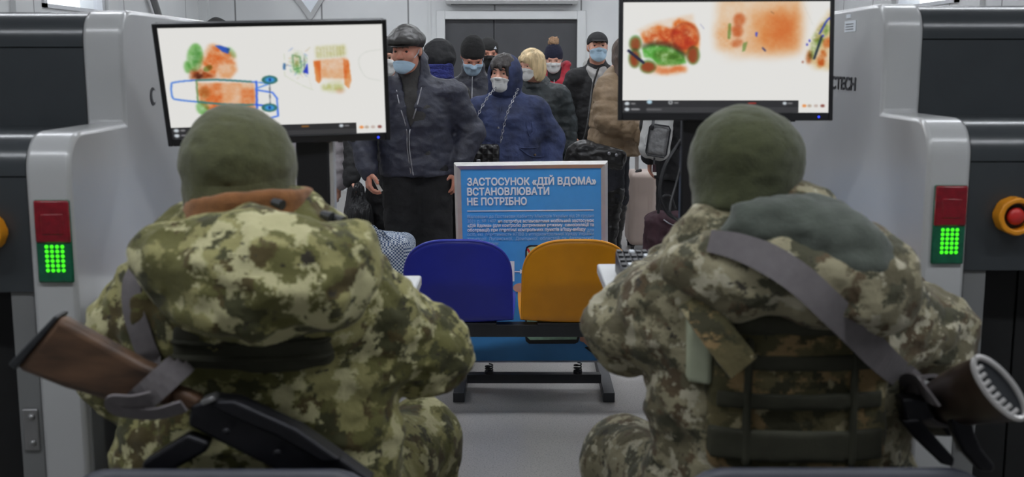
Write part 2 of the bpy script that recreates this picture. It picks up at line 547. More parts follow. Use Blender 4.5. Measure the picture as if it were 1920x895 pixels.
class SDF:
    def __init__(s):
        s.p = []
    def copy(s):
        c = SDF()
        c.p = list(s.p)
        return c
    def cap(s, a, b, ra, rb=None, k=0.02, flat=None, quilt=None, op='u'):
        a, b = npv(a), npv(b)
        rb = ra if rb is None else rb
        s.p.append(('cap', op, k, a, b, ra, rb, flat, quilt))
        return s
    def ell(s, c, r, k=0.02, R=None, op='u'):
        s.p.append(('ell', op, k, npv(c), npv(r), None if R is None else np.array(R)))
        return s
    def box(s, c, h, rad, k=0.01, R=None, op='u'):
        s.p.append(('box', op, k, npv(c), npv(h), rad, None if R is None else np.array(R)))
        return s
    def fn(s, f, k=0.01, op='i'):
        s.p.append(('fn', op, k, f))
        return s
    def plane(s, p, n, k=0.004):
        """keeps the side n points away from"""
        p, n = npv(p), npv(n)
        n = n / np.linalg.norm(n)
        return s.fn(lambda P: (P - p) @ n, k, 'i')
    def __call__(s, P):
        d = None
        for pr in s.p:
            kd, op, k = pr[0], pr[1], pr[2]
            if kd == 'cap':
                a, b, ra, rb, flat, quilt = pr[3:]
                Q, A_, B_ = P, a, b
                div = 1.0
                if flat is not None:
                    ax, fc = flat
                    ax = npv(ax)
                    ax = ax / np.linalg.norm(ax)
                    Q = P - a
                    Q = Q + np.outer(Q @ ax, ax) * (fc - 1)
                    B_ = b - a
                    B_ = B_ + (B_ @ ax) * ax * (fc - 1)
                    A_ = np.zeros(3)
                    div = math.sqrt(fc)
                ba = B_ - A_
                L2 = max(1e-9, ba @ ba)
                pa = Q - A_
                t = np.clip(pa @ ba / L2, 0, 1)
                e = (np.linalg.norm(pa - t[:, None] * ba, axis=1) - (ra + (rb - ra) * t)) / div
                if quilt is not None:
                    am, spc, mode = quilt
                    q = (P[:, 2] if mode == 'z' else t * math.sqrt(L2)) / spc
                    e = e - am * (np.abs(np.sin(PI * q)) ** 0.6 - 0.6)
            elif kd == 'ell':
                c, r, R = pr[3:]
                Q = P - c
                if R is not None:
                    Q = Q @ R
                k0 = np.linalg.norm(Q / r, axis=1)
                k1 = np.linalg.norm(Q / (r * r), axis=1) + 1e-9
                e = k0 * (k0 - 1) / k1
                e = np.where(k0 < 1e-3, -r.min(), e)
            elif kd == 'box':
                c, h, rad, R = pr[3:]
                Q = P - c
                if R is not None:
                    Q = Q @ R
                q = np.abs(Q) - (h - rad)
                e = np.linalg.norm(np.maximum(q, 0), axis=1) + np.minimum(q.max(axis=1), 0) - rad
            else:
                e = pr[3](P)
            if d is None:
                d = e
            elif op == 'u':
                h = np.clip(0.5 + 0.5 * (d - e) / k, 0, 1)
                d = d + (e - d) * h - k * h * (1 - h)
            elif op == 'i':
                h = np.clip(0.5 - 0.5 * (d - e) / k, 0, 1)
                d = d + (e - d) * h + k * h * (1 - h)
            else:
                e = -e
                h = np.clip(0.5 - 0.5 * (d - e) / k, 0, 1)
                d = d + (e - d) * h + k * h * (1 - h)
        return d
    def bounds(s):
        lo, hi = np.full(3, 1e9), np.full(3, -1e9)
        for pr in s.p:
            if pr[1] != 'u':
                continue
            if pr[0] == 'cap':
                r = max(pr[5], pr[6]) + 0.02
                for q in (pr[3], pr[4]):
                    lo = np.minimum(lo, q - r)
                    hi = np.maximum(hi, q + r)
            elif pr[0] in ('ell', 'box'):
                r = pr[4] if pr[5 if pr[0] == 'ell' else 6] is None else np.full(3, np.linalg.norm(pr[4]) if pr[0] == 'box' else pr[4].max())
                lo = np.minimum(lo, pr[3] - r)
                hi = np.maximum(hi, pr[3] + r)
        return lo, hi

_E = [(0, 1), (2, 3), (4, 5), (6, 7), (0, 2), (1, 3), (4, 6), (5, 7), (0, 4), (1, 5), (2, 6), (3, 7)]
_C = np.array([(i >> 2 & 1, i >> 1 & 1, i & 1) for i in range(8)], float)
def nets(S, h, bounds=None, pad=0.03):
    lo, hi = bounds or S.bounds()
    lo = lo - pad
    hi = hi + pad
    q = 4
    n = np.ceil((hi - lo) / h / q).astype(int) * q + 1
    nc = (n - 1) // q + 1
    gc = np.stack(np.meshgrid(*[lo[i] + np.arange(nc[i]) * h * q for i in range(3)], indexing='ij'), -1).reshape(-1, 3)
    Fc = S(gc).reshape(nc)
    ix = [np.clip((np.arange(n[i]) + q // 2) // q, 0, nc[i] - 1) for i in range(3)]
    F = Fc[np.ix_(*ix)].copy()
    msk = np.abs(F) < h * q * 1.8 + 0.012
    ii = np.argwhere(msk)
    F[msk] = S(lo + ii * h)
    F[np.abs(F) < 1e-7] = 1e-7
    sg = F < 0
    cs = [sg[dx:n[0] - 1 + dx, dy:n[1] - 1 + dy, dz:n[2] - 1 + dz] for dx in (0, 1) for dy in (0, 1) for dz in (0, 1)]
    ct = sum(c.astype(np.int8) for c in cs)
    act = (ct > 0) & (ct < 8)
    cell = np.argwhere(act)
    idx = np.full(act.shape, -1, np.int64)
    idx[act] = np.arange(len(cell))
    V = np.stack([F[cell[:, 0] + int(c[0]), cell[:, 1] + int(c[1]), cell[:, 2] + int(c[2])] for c in _C], 1)
    acc = np.zeros((len(cell), 3))
    cnt = np.zeros(len(cell))
    for a, b in _E:
        va, vb = V[:, a], V[:, b]
        m = (va < 0) != (vb < 0)
        t = np.where(m, va / np.where(m, va - vb, 1), 0)
        acc += np.where(m[:, None], _C[a] + t[:, None] * (_C[b] - _C[a]), 0)
        cnt += m
    verts = lo + h * (cell + acc / cnt[:, None])
    quads = []
    for ax in range(3):
        o1, o2 = [(1, 2), (2, 0), (0, 1)][ax]
        sl0 = [slice(1, n[i] - 1) for i in range(3)]
        sl1 = list(sl0)
        sl0[ax] = slice(0, n[ax] - 1)
        sl1[ax] = slice(1, n[ax])
        a, b = sg[tuple(sl0)], sg[tuple(sl1)]
        for flip, mm in ((False, a & ~b), (True, ~a & b)):
            e = np.argwhere(mm)
            if not len(e):
                continue
            e = e + 1
            e[:, ax] -= 1
            def cid(d1, d2):
                c = e.copy()
                c[:, o1] -= d1
                c[:, o2] -= d2
                return idx[c[:, 0], c[:, 1], c[:, 2]]
            qd = np.stack([cid(1, 1), cid(0, 1), cid(0, 0), cid(1, 0)], 1)
            quads.append(qd[:, ::-1] if flip else qd)
    Q = np.concatenate(quads) if quads else np.zeros((0, 4), int)
    return verts, Q

def np_mesh(name, V, Q, material, parent=None):
    me = bpy.data.meshes.new(name)
    me.vertices.add(len(V))
    me.vertices.foreach_set('co', np.asarray(V, np.float32).ravel())
    me.loops.add(Q.size)
    me.loops.foreach_set('vertex_index', Q.ravel().astype(np.int32))
    me.polygons.add(len(Q))
    me.polygons.foreach_set('loop_start', (np.arange(len(Q)) * Q.shape[1]).astype(np.int32))
    me.polygons.foreach_set('loop_total', np.full(len(Q), Q.shape[1], np.int32))
    me.update(calc_edges=True)
    me.polygons.foreach_set('use_smooth', np.ones(len(Q), bool))
    for m_ in (material if isinstance(material, (list, tuple)) else [material]):
        me.materials.append(m_)
    o = bpy.data.objects.new(name, me)
    COL.objects.link(o)
    if parent is not None:
        o.parent = parent
    return o

def solid(name, S, h, material, parent=None, org=(0, 0, 0), fold=None, bounds=None):
    """mesh of a soft solid; fold = (amplitude, noise scale xyz) pushes cloth folds along the normals"""
    V, Q = nets(S, h, bounds)
    if fold is not None and len(V):
        fl = fold if isinstance(fold, list) else [fold]
        e = h * 0.7
        G = np.stack([S(V + np.eye(3)[i] * e) - S(V - np.eye(3)[i] * e) for i in range(3)], 1)
        G /= np.linalg.norm(G, axis=1)[:, None] + 1e-9
        for amp, sc in fl:
            nz = fbm(V * np.array(sc), 3)
            nz = (1 - 2 * np.abs(nz)) if amp < 0 else nz
            V = V + G * (abs(amp) * nz)[:, None]
    return np_mesh(name, V - np.array(org), Q, material, parent)
# ================================================================== THE ROOM
HW, YB, YF, ZC = 3.6, 13.2, -3.0, 3.0
def structure(o):
    o['kind'] = 'structure'
    return o
structure(MB().bx(-HW - .2, HW + .2, YF - .2, YB + .2, -0.1, 0).build('floor', M['floor']))
structure(MB().bx(-HW - .2, HW + .2, YF - .2, YB + .2, ZC, ZC + 0.1).build('ceiling', M['ceiling']))
structure(MB().bx(-HW - .2, HW + .2, YF - .2, YF, 0, ZC).build('wall_front', M['panel_wall']))
DX0, DX1, DZ = -0.775, 0.755, 2.0
structure(MB().bx(-HW - .2, DX0 - .1, YB, YB + .2, 0, ZC).bx(DX1 + .1, HW + .2, YB, YB + .2, 0, ZC).bx(DX0 - .1, DX1 + .1, YB, YB + .2, DZ + .1, ZC).build('wall_back', M['panel_wall']))
def side_wall(name, x0, x1, y0, y1, z0, z1):
    m = MB()
    m.bx(x0, x1, YF, y0, 0, ZC).bx(x0, x1, y1, YB, 0, ZC).bx(x0, x1, y0, y1, 0, z0).bx(x0, x1, y0, y1, z1, ZC)
    structure(m.build(name, M['panel_wall']))
WL = (8.75, 10.05, 1.93, 2.7)
WR = (9.2, 10.65, 1.99, 2.7)
side_wall('wall_left', -HW - .2, -HW, *WL)
side_wall('wall_right', HW, HW + .2, *WR)
glass = NT('window_glass')
tr = glass.n('ShaderNodeBsdfTransparent')
gl = glass.n('ShaderNodeBsdfGlossy', i_Roughness=0.05)
mx = glass.n('ShaderNodeMixShader')
mx.inputs[0].default_value = 0.06
glass.l(tr.outputs[0], mx.inputs[1])
glass.l(gl.outputs[0], mx.inputs[2])
glass.l(mx.outputs[0], glass.t.nodes['Material Output'].inputs[0])
M['glass'] = glass.m
def window(name, xw, sg, y0, y1, z0, z1):
    t = 0.06
    xa, xb = xw - sg * 0.02, xw + sg * 0.06
    m = MB()
    m.bx(xa, xb, y0, y1, z0, z0 + .03).bx(xa, xb, y0, y1, z1 - t, z1).bx(xa, xb, y0, y0 + t, z0, z1).bx(xa, xb, y1 - t, y1, z0, z1)
    f = structure(m.build(name, M['window_frame']))
    MB().bx(xw + sg * .03, xw + sg * .036, y0 + t, y1 - t, z0 + .03, z1 - t).build('pane', M['glass'], f)
    return f
window('window_1', -HW, -1, *WL)
window('window_2', HW, 1, *WR)
# wall trims: posts beside the windows, a brace, the corner posts
def trim(name, *b, material='white_panel'):
    return structure(MB().bx(*b).build(name, M[material]))
trim('trim_1', -HW, -HW + .05, 10.06, 10.3, 0, ZC)
trim('trim_2', -HW, -HW + .04, 8.2, 8.5, 0, ZC)
trim('trim_3', HW - .05, HW, 10.7, 10.95, 0, ZC)
trim('trim_4', HW - .04, HW, 8.7, 8.95, 0, ZC)
trim('trim_5', -HW, -HW + .1, YB - .1, YB, 0, ZC)
trim('trim_6', HW - .1, HW, YB - .1, YB, 0, ZC)
structure(MB().tube([(-HW + .06, 11.5, 1.9), (-HW + .06, 10.95, 2.5)], .035, 10).build('trim_7', M['scanner_grey']))
trim('baseboard_back', -HW, DX0 - .1, YB - .015, YB, 0, .1)
trim('trim_8', DX0 - .19, DX0 - .165, YB - .02, YB, 0, ZC)
# double door with white frame
fr = MB().bx(DX0 - .1, DX0, YB - .03, YB + .12, 0, DZ + .1).bx(DX1, DX1 + .1, YB - .03, YB + .12, 0, DZ + .1).bx(DX0, DX1, YB - .03, YB + .12, DZ, DZ + .1)
dr = structure(fr.build('door_1', M['white_panel'], bev=.006))
md = (DX0 + DX1) / 2 - .2
MB().bx(DX0, md - .004, YB + .04, YB + .09, .01, DZ).build('door_leaf', M['door_dark'], dr, bev=.004)
MB().bx(md + .004, DX1, YB + .04, YB + .09, .01, DZ).build('door_leaf', M['door_dark'], dr, bev=.004)
MB().bx(DX0, DX1, YB + .095, YB + .12, 0, DZ).build('gap_light_blocker', M['door_dark'], dr)  # unseen slab added to keep sky light out of the gap between the leaves
MB().cyl((md + .08, YB + .04, 1.02), (md + .08, YB - .02, 1.02), .012).tube([(md + .08, YB - .02, 1.02), (md + .2, YB - .02, 1.02)], .01).build('handle', M['steel'], dr, smooth=True)

# air curtain over the door
ac0, ac1 = A(836, 8, YB - .12), A(1083, 8, YB - .12)
ac = empty('air_curtain', (float(ac0[0] + ac1[0]) / 2, YB - .1, float(ac0[2])), 'long white air curtain unit mounted above the dark double door', 'air curtain')
zz = float(ac0[2])
pr = [(0, YB - .001, zz), (0, YB - .15, zz), (0, YB - .19, zz + .04), (0, YB - .19, zz + .17), (0, YB - .13, zz + .22), (0, YB - .001, zz + .22)]
MB(ac.location).prism([(float(ac0[0]), y, z) for _, y, z in pr], (float(ac1[0] - ac0[0]), 0, 0)).build('casing', M['white_panel'], ac, bev=.008)
MB(ac.location).bx(float(ac0[0]) + .06, float(ac1[0]) - .06, YB - .14, YB - .05, zz - .008, zz + .005).build('outlet_grille', M['dark_steel'], ac)

# white triangular panel hanging on the back wall
ts = empty('triangular_wall_panel', at(582, 20, YB - .03), 'white framed triangular panel pointing down on the back wall', 'wall panel')
def tri(o, y, k):
    c = at(582, -18, y)
    pts = [at(582, 40, y), at(624, -28, y), at(532, -28, y)]
    return [c + (p - c) * k for p in pts]
m = MB(ts.location)
a_, b_ = tri(0, YB - .04, 1.0), tri(0, YB - .04, 0.72)
for i in range(3):
    j = (i + 1) % 3
    m.prism([a_[i], a_[j], b_[j], b_[i]], (0, .038, 0))
m.build('border', M['scanner_white'], ts)
MB(ts.location).prism(tri(0, YB - .02, 0.74), (0, .018, 0)).build('field', M['ink_white'], ts)

# ceiling lamps: rows of linear fixtures
for iy, y in enumerate((1.2, 4.0, 6.6, 9.2, 11.8)):
    for ix, x in enumerate((-2.0, 0.0, 2.0)):
        ro = ['directly above the camera', 'above the monitors', 'above the waiting crowd', 'above the middle of the room', 'before the dark door'][iy]
        co = ['along the left wall', 'on the centre line', 'along the right wall'][ix]
        lp_ = empty('ceiling_light', (x, y, ZC), 'long white linear ceiling lamp %s, %s' % (ro, co), 'ceiling lamp', 'linear lamps in rows on the ceiling')
        MB((x, y, ZC)).bx(x - .8, x + .8, y - .09, y + .09, ZC - .05, ZC).build('frame', M['white_panel'], lp_)
        MB((x, y, ZC)).bx(x - .78, x + .78, y - .07, y + .07, ZC - .062, ZC - .05).build('diffuser', M['lamp'], lp_)

# ================================================================== BAGGAGE SCANNERS
def ring(m, c, ro, ri, y0, y1, n=24, no=8):
    """ring about the Y axis: outside an octagon-like outline, inside round"""
    vs = []
    for y in (y0, y1):
        for rad, oc in ((ro, True), (ri, False)):
            for j in range(n):
                q = 2 * PI * (j + .5) / n
                r = rad
                if oc:
                    d = (q % (2 * PI / no)) - PI / no
                    r = rad * math.cos(PI / no) / math.cos(d) * 1.04
                vs.append((c[0] + r * math.cos(q), y, c[2] + r * math.sin(q)))
    fs = []
    for j in range(n):
        k = (j + 1) % n
        fs += [(j, k, n + k, n + j), (2 * n + k, 2 * n + j, 3 * n + j, 3 * n + k), (k, j, 2 * n + j, 2 * n + k), (n + j, n + k, 3 * n + k, 3 * n + j)]
    return m.add(vs, fs)

def rounded(y0, z0, r, n=8):
    """corner arc: front face y0 to top z0"""
    return [(y0 + r - r * math.cos(i / n * PI / 2), z0 - r + r * math.sin(i / n * PI / 2)) for i in range(n + 1)]

def scanner(sg, xs, yf, yu, ye, ztop, zstep, zdark, zs1, zs2, lampx, lampz, ex, ez, label):
    X = lambda d: sg * (xs + d)
    S = empty('baggage_scanner', (X(.5), (yf + ye) / 2, 0), label, 'baggage scanner', 'x-ray baggage scanners')
    O = S.location
    def prof(inset, z0, z1=None, up=True, low=True):
        pts = []
        if low:
            pts += [(yf + inset, z0)] + rounded(yf + inset, zstep - inset, .085)
        else:
            pts += [(yu + inset, z0)]
        if up:
            if low:
                pts += [(yu + inset, zstep - inset)]
            pts += rounded(yu + inset, ztop - inset, .075)
        else:
            pts += [(yu + .05, zstep - inset), (yu + .05, z0)]
            return pts
        pts += [(ye - inset, ztop - inset), (ye - inset, z0)]
        return pts
    def ext(pts, d0, d1, name, material, bev=.0, m=None):
        mm = m or MB(O)
        mm.prism([(X(d0), y, z) for y, z in pts], (sg * (d1 - d0), 0, 0))
        o = mm.build(name, material, S, bev=bev)
        o.data.polygons.foreach_set('use_smooth', [True] * len(o.data.polygons))
        o.data.set_sharp_from_angle(angle=math.radians(32))
        return o
    ext(prof(0, 0.0), 0, .098, 'end_frame', M['scanner_white'], .01)
    # charcoal covers in two pieces each, split at the seam lines
    up = [(yu + .004, zs1 + .003)] + rounded(yu + .004, ztop - .004, .075) + [(ye - .02, ztop - .004), (ye - .02, zs1 + .003)]
    ext(up, .098, .9, 'cover', M['scanner_dark'])
    MB(O).prism([(X(.098), y, z) for y, z in [(yu + .006, zstep - .02), (yu + .006, zs1), (ye - .02, zs1), (ye - .02, zstep - .02)]], (sg * .802, 0, 0)).build('cover', M['scanner_dark'], S)
    lo = [(yf + .004, zs2 + .003)] + rounded(yf + .004, zstep - .004, .085) + [(yu + .02, zstep - .004), (yu + .02, zs2 + .003)]
    ext(lo, .098, .9, 'cover', M['scanner_dark'])
    MB(O).prism([(X(.098), y, z) for y, z in [(yf + .006, zdark), (yf + .006, zs2), (yu + .02, zs2), (yu + .02, zdark)]], (sg * .802, 0, 0)).build('cover', M['scanner_dark'], S)
    # dark tunnel mouth with lead curtain behind
    MB(O).bx(X(.098), X(.9), yf + .12, ye - .05, .0, zdark).build('tunnel', M['black'], S)
    for i in range(9):
        MB(O).bx(X(.19 + .078 * i), X(.262 + .078 * i), yf + .10, yf + .106, .5, zdark - .004).build('curtain_strip', M['black'], S)
    MB(O).bx(X(.1), X(.152), yf + .012, yf + .12, 0, zdark).build('side_post', M['scanner_grey'], S, bev=.003)
    # latch with two screws on the post
    LZ = CAMH - (828 - HOR) / FPX * yf
    lt = MB(O).bx(X(.108), X(.143), yf + .006, yf + .014, LZ - .048, LZ + .048).build('latch_plate', M['steel'], S, bev=.003)
    for dz in (-.03, .03):
        MB(O).ball((X(.122), yf + .004, LZ + dz), (.008, .006, .008), 10, 6).build('screw', M['steel'], lt, smooth=True)
    # grey base panel on the side
    MB(O).bx(X(-.003), X(.02), yf + .03, ye - .04, .02, .84).build('base_panel', M['scanner_grey'], S, bev=.002)
    # signal lamp
    lz0, lz1 = lampz
    lx0, lx1 = lampx
    mid = lz0 + (lz1 - lz0) * .49
    y0 = yf - .012
    lam = MB(O).bx(lx0, lx1, y0 + .004, yf + .001, lz0, lz1).build('signal_lamp', M['green_lens'], S, bev=.004)
    MB(O).bx(lx0 + .001, lx1 - .001, y0, y0 + .008, mid, lz1 - .001).build('red_lens', M['red_lens'], lam, bev=.005)
    MB(O).bx(lx0 + .016, lx1 - .014, y0 - .002, y0 + .002, mid + .018, lz1 - .03).build('lens_boss', M['red_lens'], lam, bev=.004)
    g0, g1 = lx0 + (lx1 - lx0) * .30, lx0 + (lx1 - lx0) * .74
    for i in range(4):
        for j in range(6):
            MB(O).ball((g0 + (g1 - g0) * i / 3, y0 + .003, mid - .009 - (mid - .009 - lz0 - .028) * j / 5), (.0042, .003, .0042), 8, 5).build('led', M['led'], lam, smooth=True)
    # emergency stop
    ec = (X(ex), yf, ez)
    e = ring(MB(O), ec, .043, .030, yf - .035, yf + .004).build('emergency_stop', M['yellow'], S, bev=.003)
    MB(O).cyl((ec[0], yf + .005, ez), (ec[0], yf - .008, ez), .031, 24).build('base_disc', M['dark_steel'], e)
    MB(O).cyl((ec[0], yf, ez), (ec[0], yf - .02, ez), .012, 16).ball((ec[0], yf - .022, ez), (.02, .012, .02), 20, 8).build('stop_button', M['red_button'], e, smooth=True)
    return S
SL = scanner(-1, .95, 2.40, 2.77, 4.25, 1.645, 1.368, 1.02, 1.552, 1.272, (-1.031, -.953), (1.043, 1.225), .185, 1.155,
             'white and charcoal baggage scanner beside the soldier with the rust collar')
SR = scanner(1, .93, 2.50, 2.84, 4.25, 1.664, 1.392, 1.05, 1.573, 1.296, (.947, 1.021), (1.066, 1.246), .195, 1.178,
             'white and charcoal baggage scanner beside the soldier wearing a plate carrier')
# brand lettering and logo on the scanner sides
lettering('lettering', 'NUCTECH', .050, M['black_plastic'], SR, Vector((.929, 3.40, CAMH - .078)) - SR.location, (PI / 2, 0, -PI / 2), bold=.0012, fit=.345)
lettering('lettering', 'NUCTECH', .050, M['black_plastic'], SL, Vector((-.949, 3.07, CAMH - .11)) - SL.location, (PI / 2, 0, PI / 2), bold=.0012, fit=.345)
def on_side(S, x, pts, y_of, material, name, th=.0015):
    sg = 1 if x > 0 else -1
    MB(S.location).prism([(x, y, z) for y, z in pts], (-sg * th, 0, 0)).build(name, M[material], S)
circ = lambda yc, zc, r, n=20: [(yc + r * math.cos(2 * PI * i / n), zc + r * math.sin(2 * PI * i / n)) for i in range(n)]
on_side(SL, -.95, circ(2.985, CAMH - .092, .024), None, 'black_plastic', 'logo')
on_side(SL, -.9485, circ(2.99, CAMH - .092, .016), None, 'scanner_white', 'logo')
yl = .93 * FPX / (1580 - 960)
on_side(SR, .93, [(yl - .07, 1.63), (yl + .03, 1.63), (yl + .03, 1.60), (yl - .07, 1.60)], None, 'ink_white', 'rating_label')
for dz in (.006, .013, .02):
    on_side(SR, .9285, [(yl - .05, 1.6 + dz), (yl + .02, 1.6 + dz), (yl + .02, 1.602 + dz), (yl - .05, 1.602 + dz)], None, 'black_plastic', 'label_print', .0006)
on_side(SR, .93, [(yl - .02, 1.648), (yl + .02, 1.648), (yl + .02, 1.638), (yl - .02, 1.638)], None, 'ink_white', 'rating_label')

# ================================================================== DESKS, STANDS AND MONITORS
def desk(sg, x0, x1, y0, y1, z, label):
    D = empty('desk', (sg * (x0 + x1) / 2, (y0 + y1) / 2, 0), label, 'desk', 'operator desks')
    O = D.location
    MB(O).bx(sg * x0, sg * x1, y0, y1, z - .028, z).build('desk_top', M['desk'], D, bev=.005)
    for xx in (x0 + .34, x1 - .03):
        MB(O).bx(sg * xx - .012, sg * xx + .012, y0 + .06, y1 - .04, 0, z - .028).build('leg', M['dark_steel'], D, bev=.002)
    MB(O).bx(sg * (x0 + .35), sg * (x1 - .04), y1 - .08, y1 - .065, z - .4, z - .028).build('modesty_panel', M['desk'], D)
    return D
ZD = 0.99
DR = desk(1, .225, .905, 2.42, 2.92, ZD, 'pale grey operator desk in front of the soldier with the plate carrier')
DL = desk(-1, .235, .925, 2.42, 2.86, ZD - .02, 'pale grey operator desk in front of the soldier with the rust collar')

class Canvas:
    def __init__(s, w, h):
        s.w, s.h = w, h
        s.a = np.ones((h, w, 3)) * np.array([0.935, 0.93, 0.915])
        yy, xx = np.mgrid[0:h, 0:w]
        s.u, s.v = (xx + .5) / w, (yy + .5) / h
        P = np.stack([s.u.ravel() * 1.78, s.v.ravel(), 0 * s.u.ravel()], 1)
        s.nz = fbm(P * 14, 4).reshape(h, w)
        s.n2 = fbm(P * 40 + 5, 3).reshape(h, w)
    def blur(s, m, r):
        for _ in range(2):
            for ax in (0, 1):
                p = np.pad(m, [(r, r) if a == ax else (0, 0) for a in (0, 1)], mode='edge')
                c = np.cumsum(p, axis=ax)
                c = np.insert(c, 0, 0, axis=ax)
                m = (np.take(c, range(2 * r + 1, c.shape[ax]), axis=ax) - np.take(c, range(0, c.shape[ax] - 2 * r - 1), axis=ax)) / (2 * r + 1)
        return m
    def put(s, m, rgb, al, mul=True, tex=0.0):
        if mul:
            al = al * .86
        al = al * np.clip(m, 0, 1)
        if tex:
            al = al * np.clip(1 + tex * s.nz + tex * .6 * s.n2, 0, 1.6)
        al = np.clip(al, 0, 1)[:, :, None]
        c = np.array(rgb) / 255.0
        s.a = s.a * (1 - al + al * c) if mul else s.a * (1 - al) + al * c
    def poly(s, pts, rgb, al=1, soft=1, mul=True, tex=0.0):
        m = np.zeros((s.h, s.w), bool)
        n = len(pts)
        for i in range(n):
            (x0, y0), (x1, y1) = pts[i], pts[(i + 1) % n]
            if y0 == y1:
                continue
            c = (s.v >= min(y0, y1)) & (s.v < max(y0, y1)) & (s.u < x0 + (s.v - y0) * (x1 - x0) / (y1 - y0))
            m ^= c
        m = m.astype(float)
        s.put(s.blur(m, soft) if soft else m, rgb, al, mul, tex)
    def ell(s, c, r, rgb, al=1, soft=1, rot=0.0, mul=True, tex=0.0, hole=0.0):
        dx, dy = (s.u - c[0]) * 1.78, s.v - c[1]
        x = dx * math.cos(rot) + dy * math.sin(rot)
        y = -dx * math.sin(rot) + dy * math.cos(rot)
        q = np.sqrt((x / (r[0] * 1.78)) ** 2 + (y / r[1]) ** 2)
        m = ((q < 1) & (q > hole)).astype(float)
        s.put(s.blur(m, soft) if soft else m, rgb, al, mul, tex)
    def line(s, pts, wd, rgb, al=1, soft=1, mul=True, closed=False):
        d = np.full((s.h, s.w), 9.0)
        n = len(pts)
        for i in range(n if closed else n - 1):
            a, b = np.array(pts[i]), np.array(pts[(i + 1) % n])
            k = np.array([1.78, 1.0])
            a, b = a * k, b * k
            ab = b - a
            px, py = s.u * 1.78 - a[0], s.v - a[1]
            t = np.clip((px * ab[0] + py * ab[1]) / (ab @ ab + 1e-9), 0, 1)
            d = np.minimum(d, np.hypot(px - t * ab[0], py - t * ab[1]))
        m = (d < wd / 2).astype(float)
        s.put(s.blur(m, soft) if soft else m, rgb, al, mul)

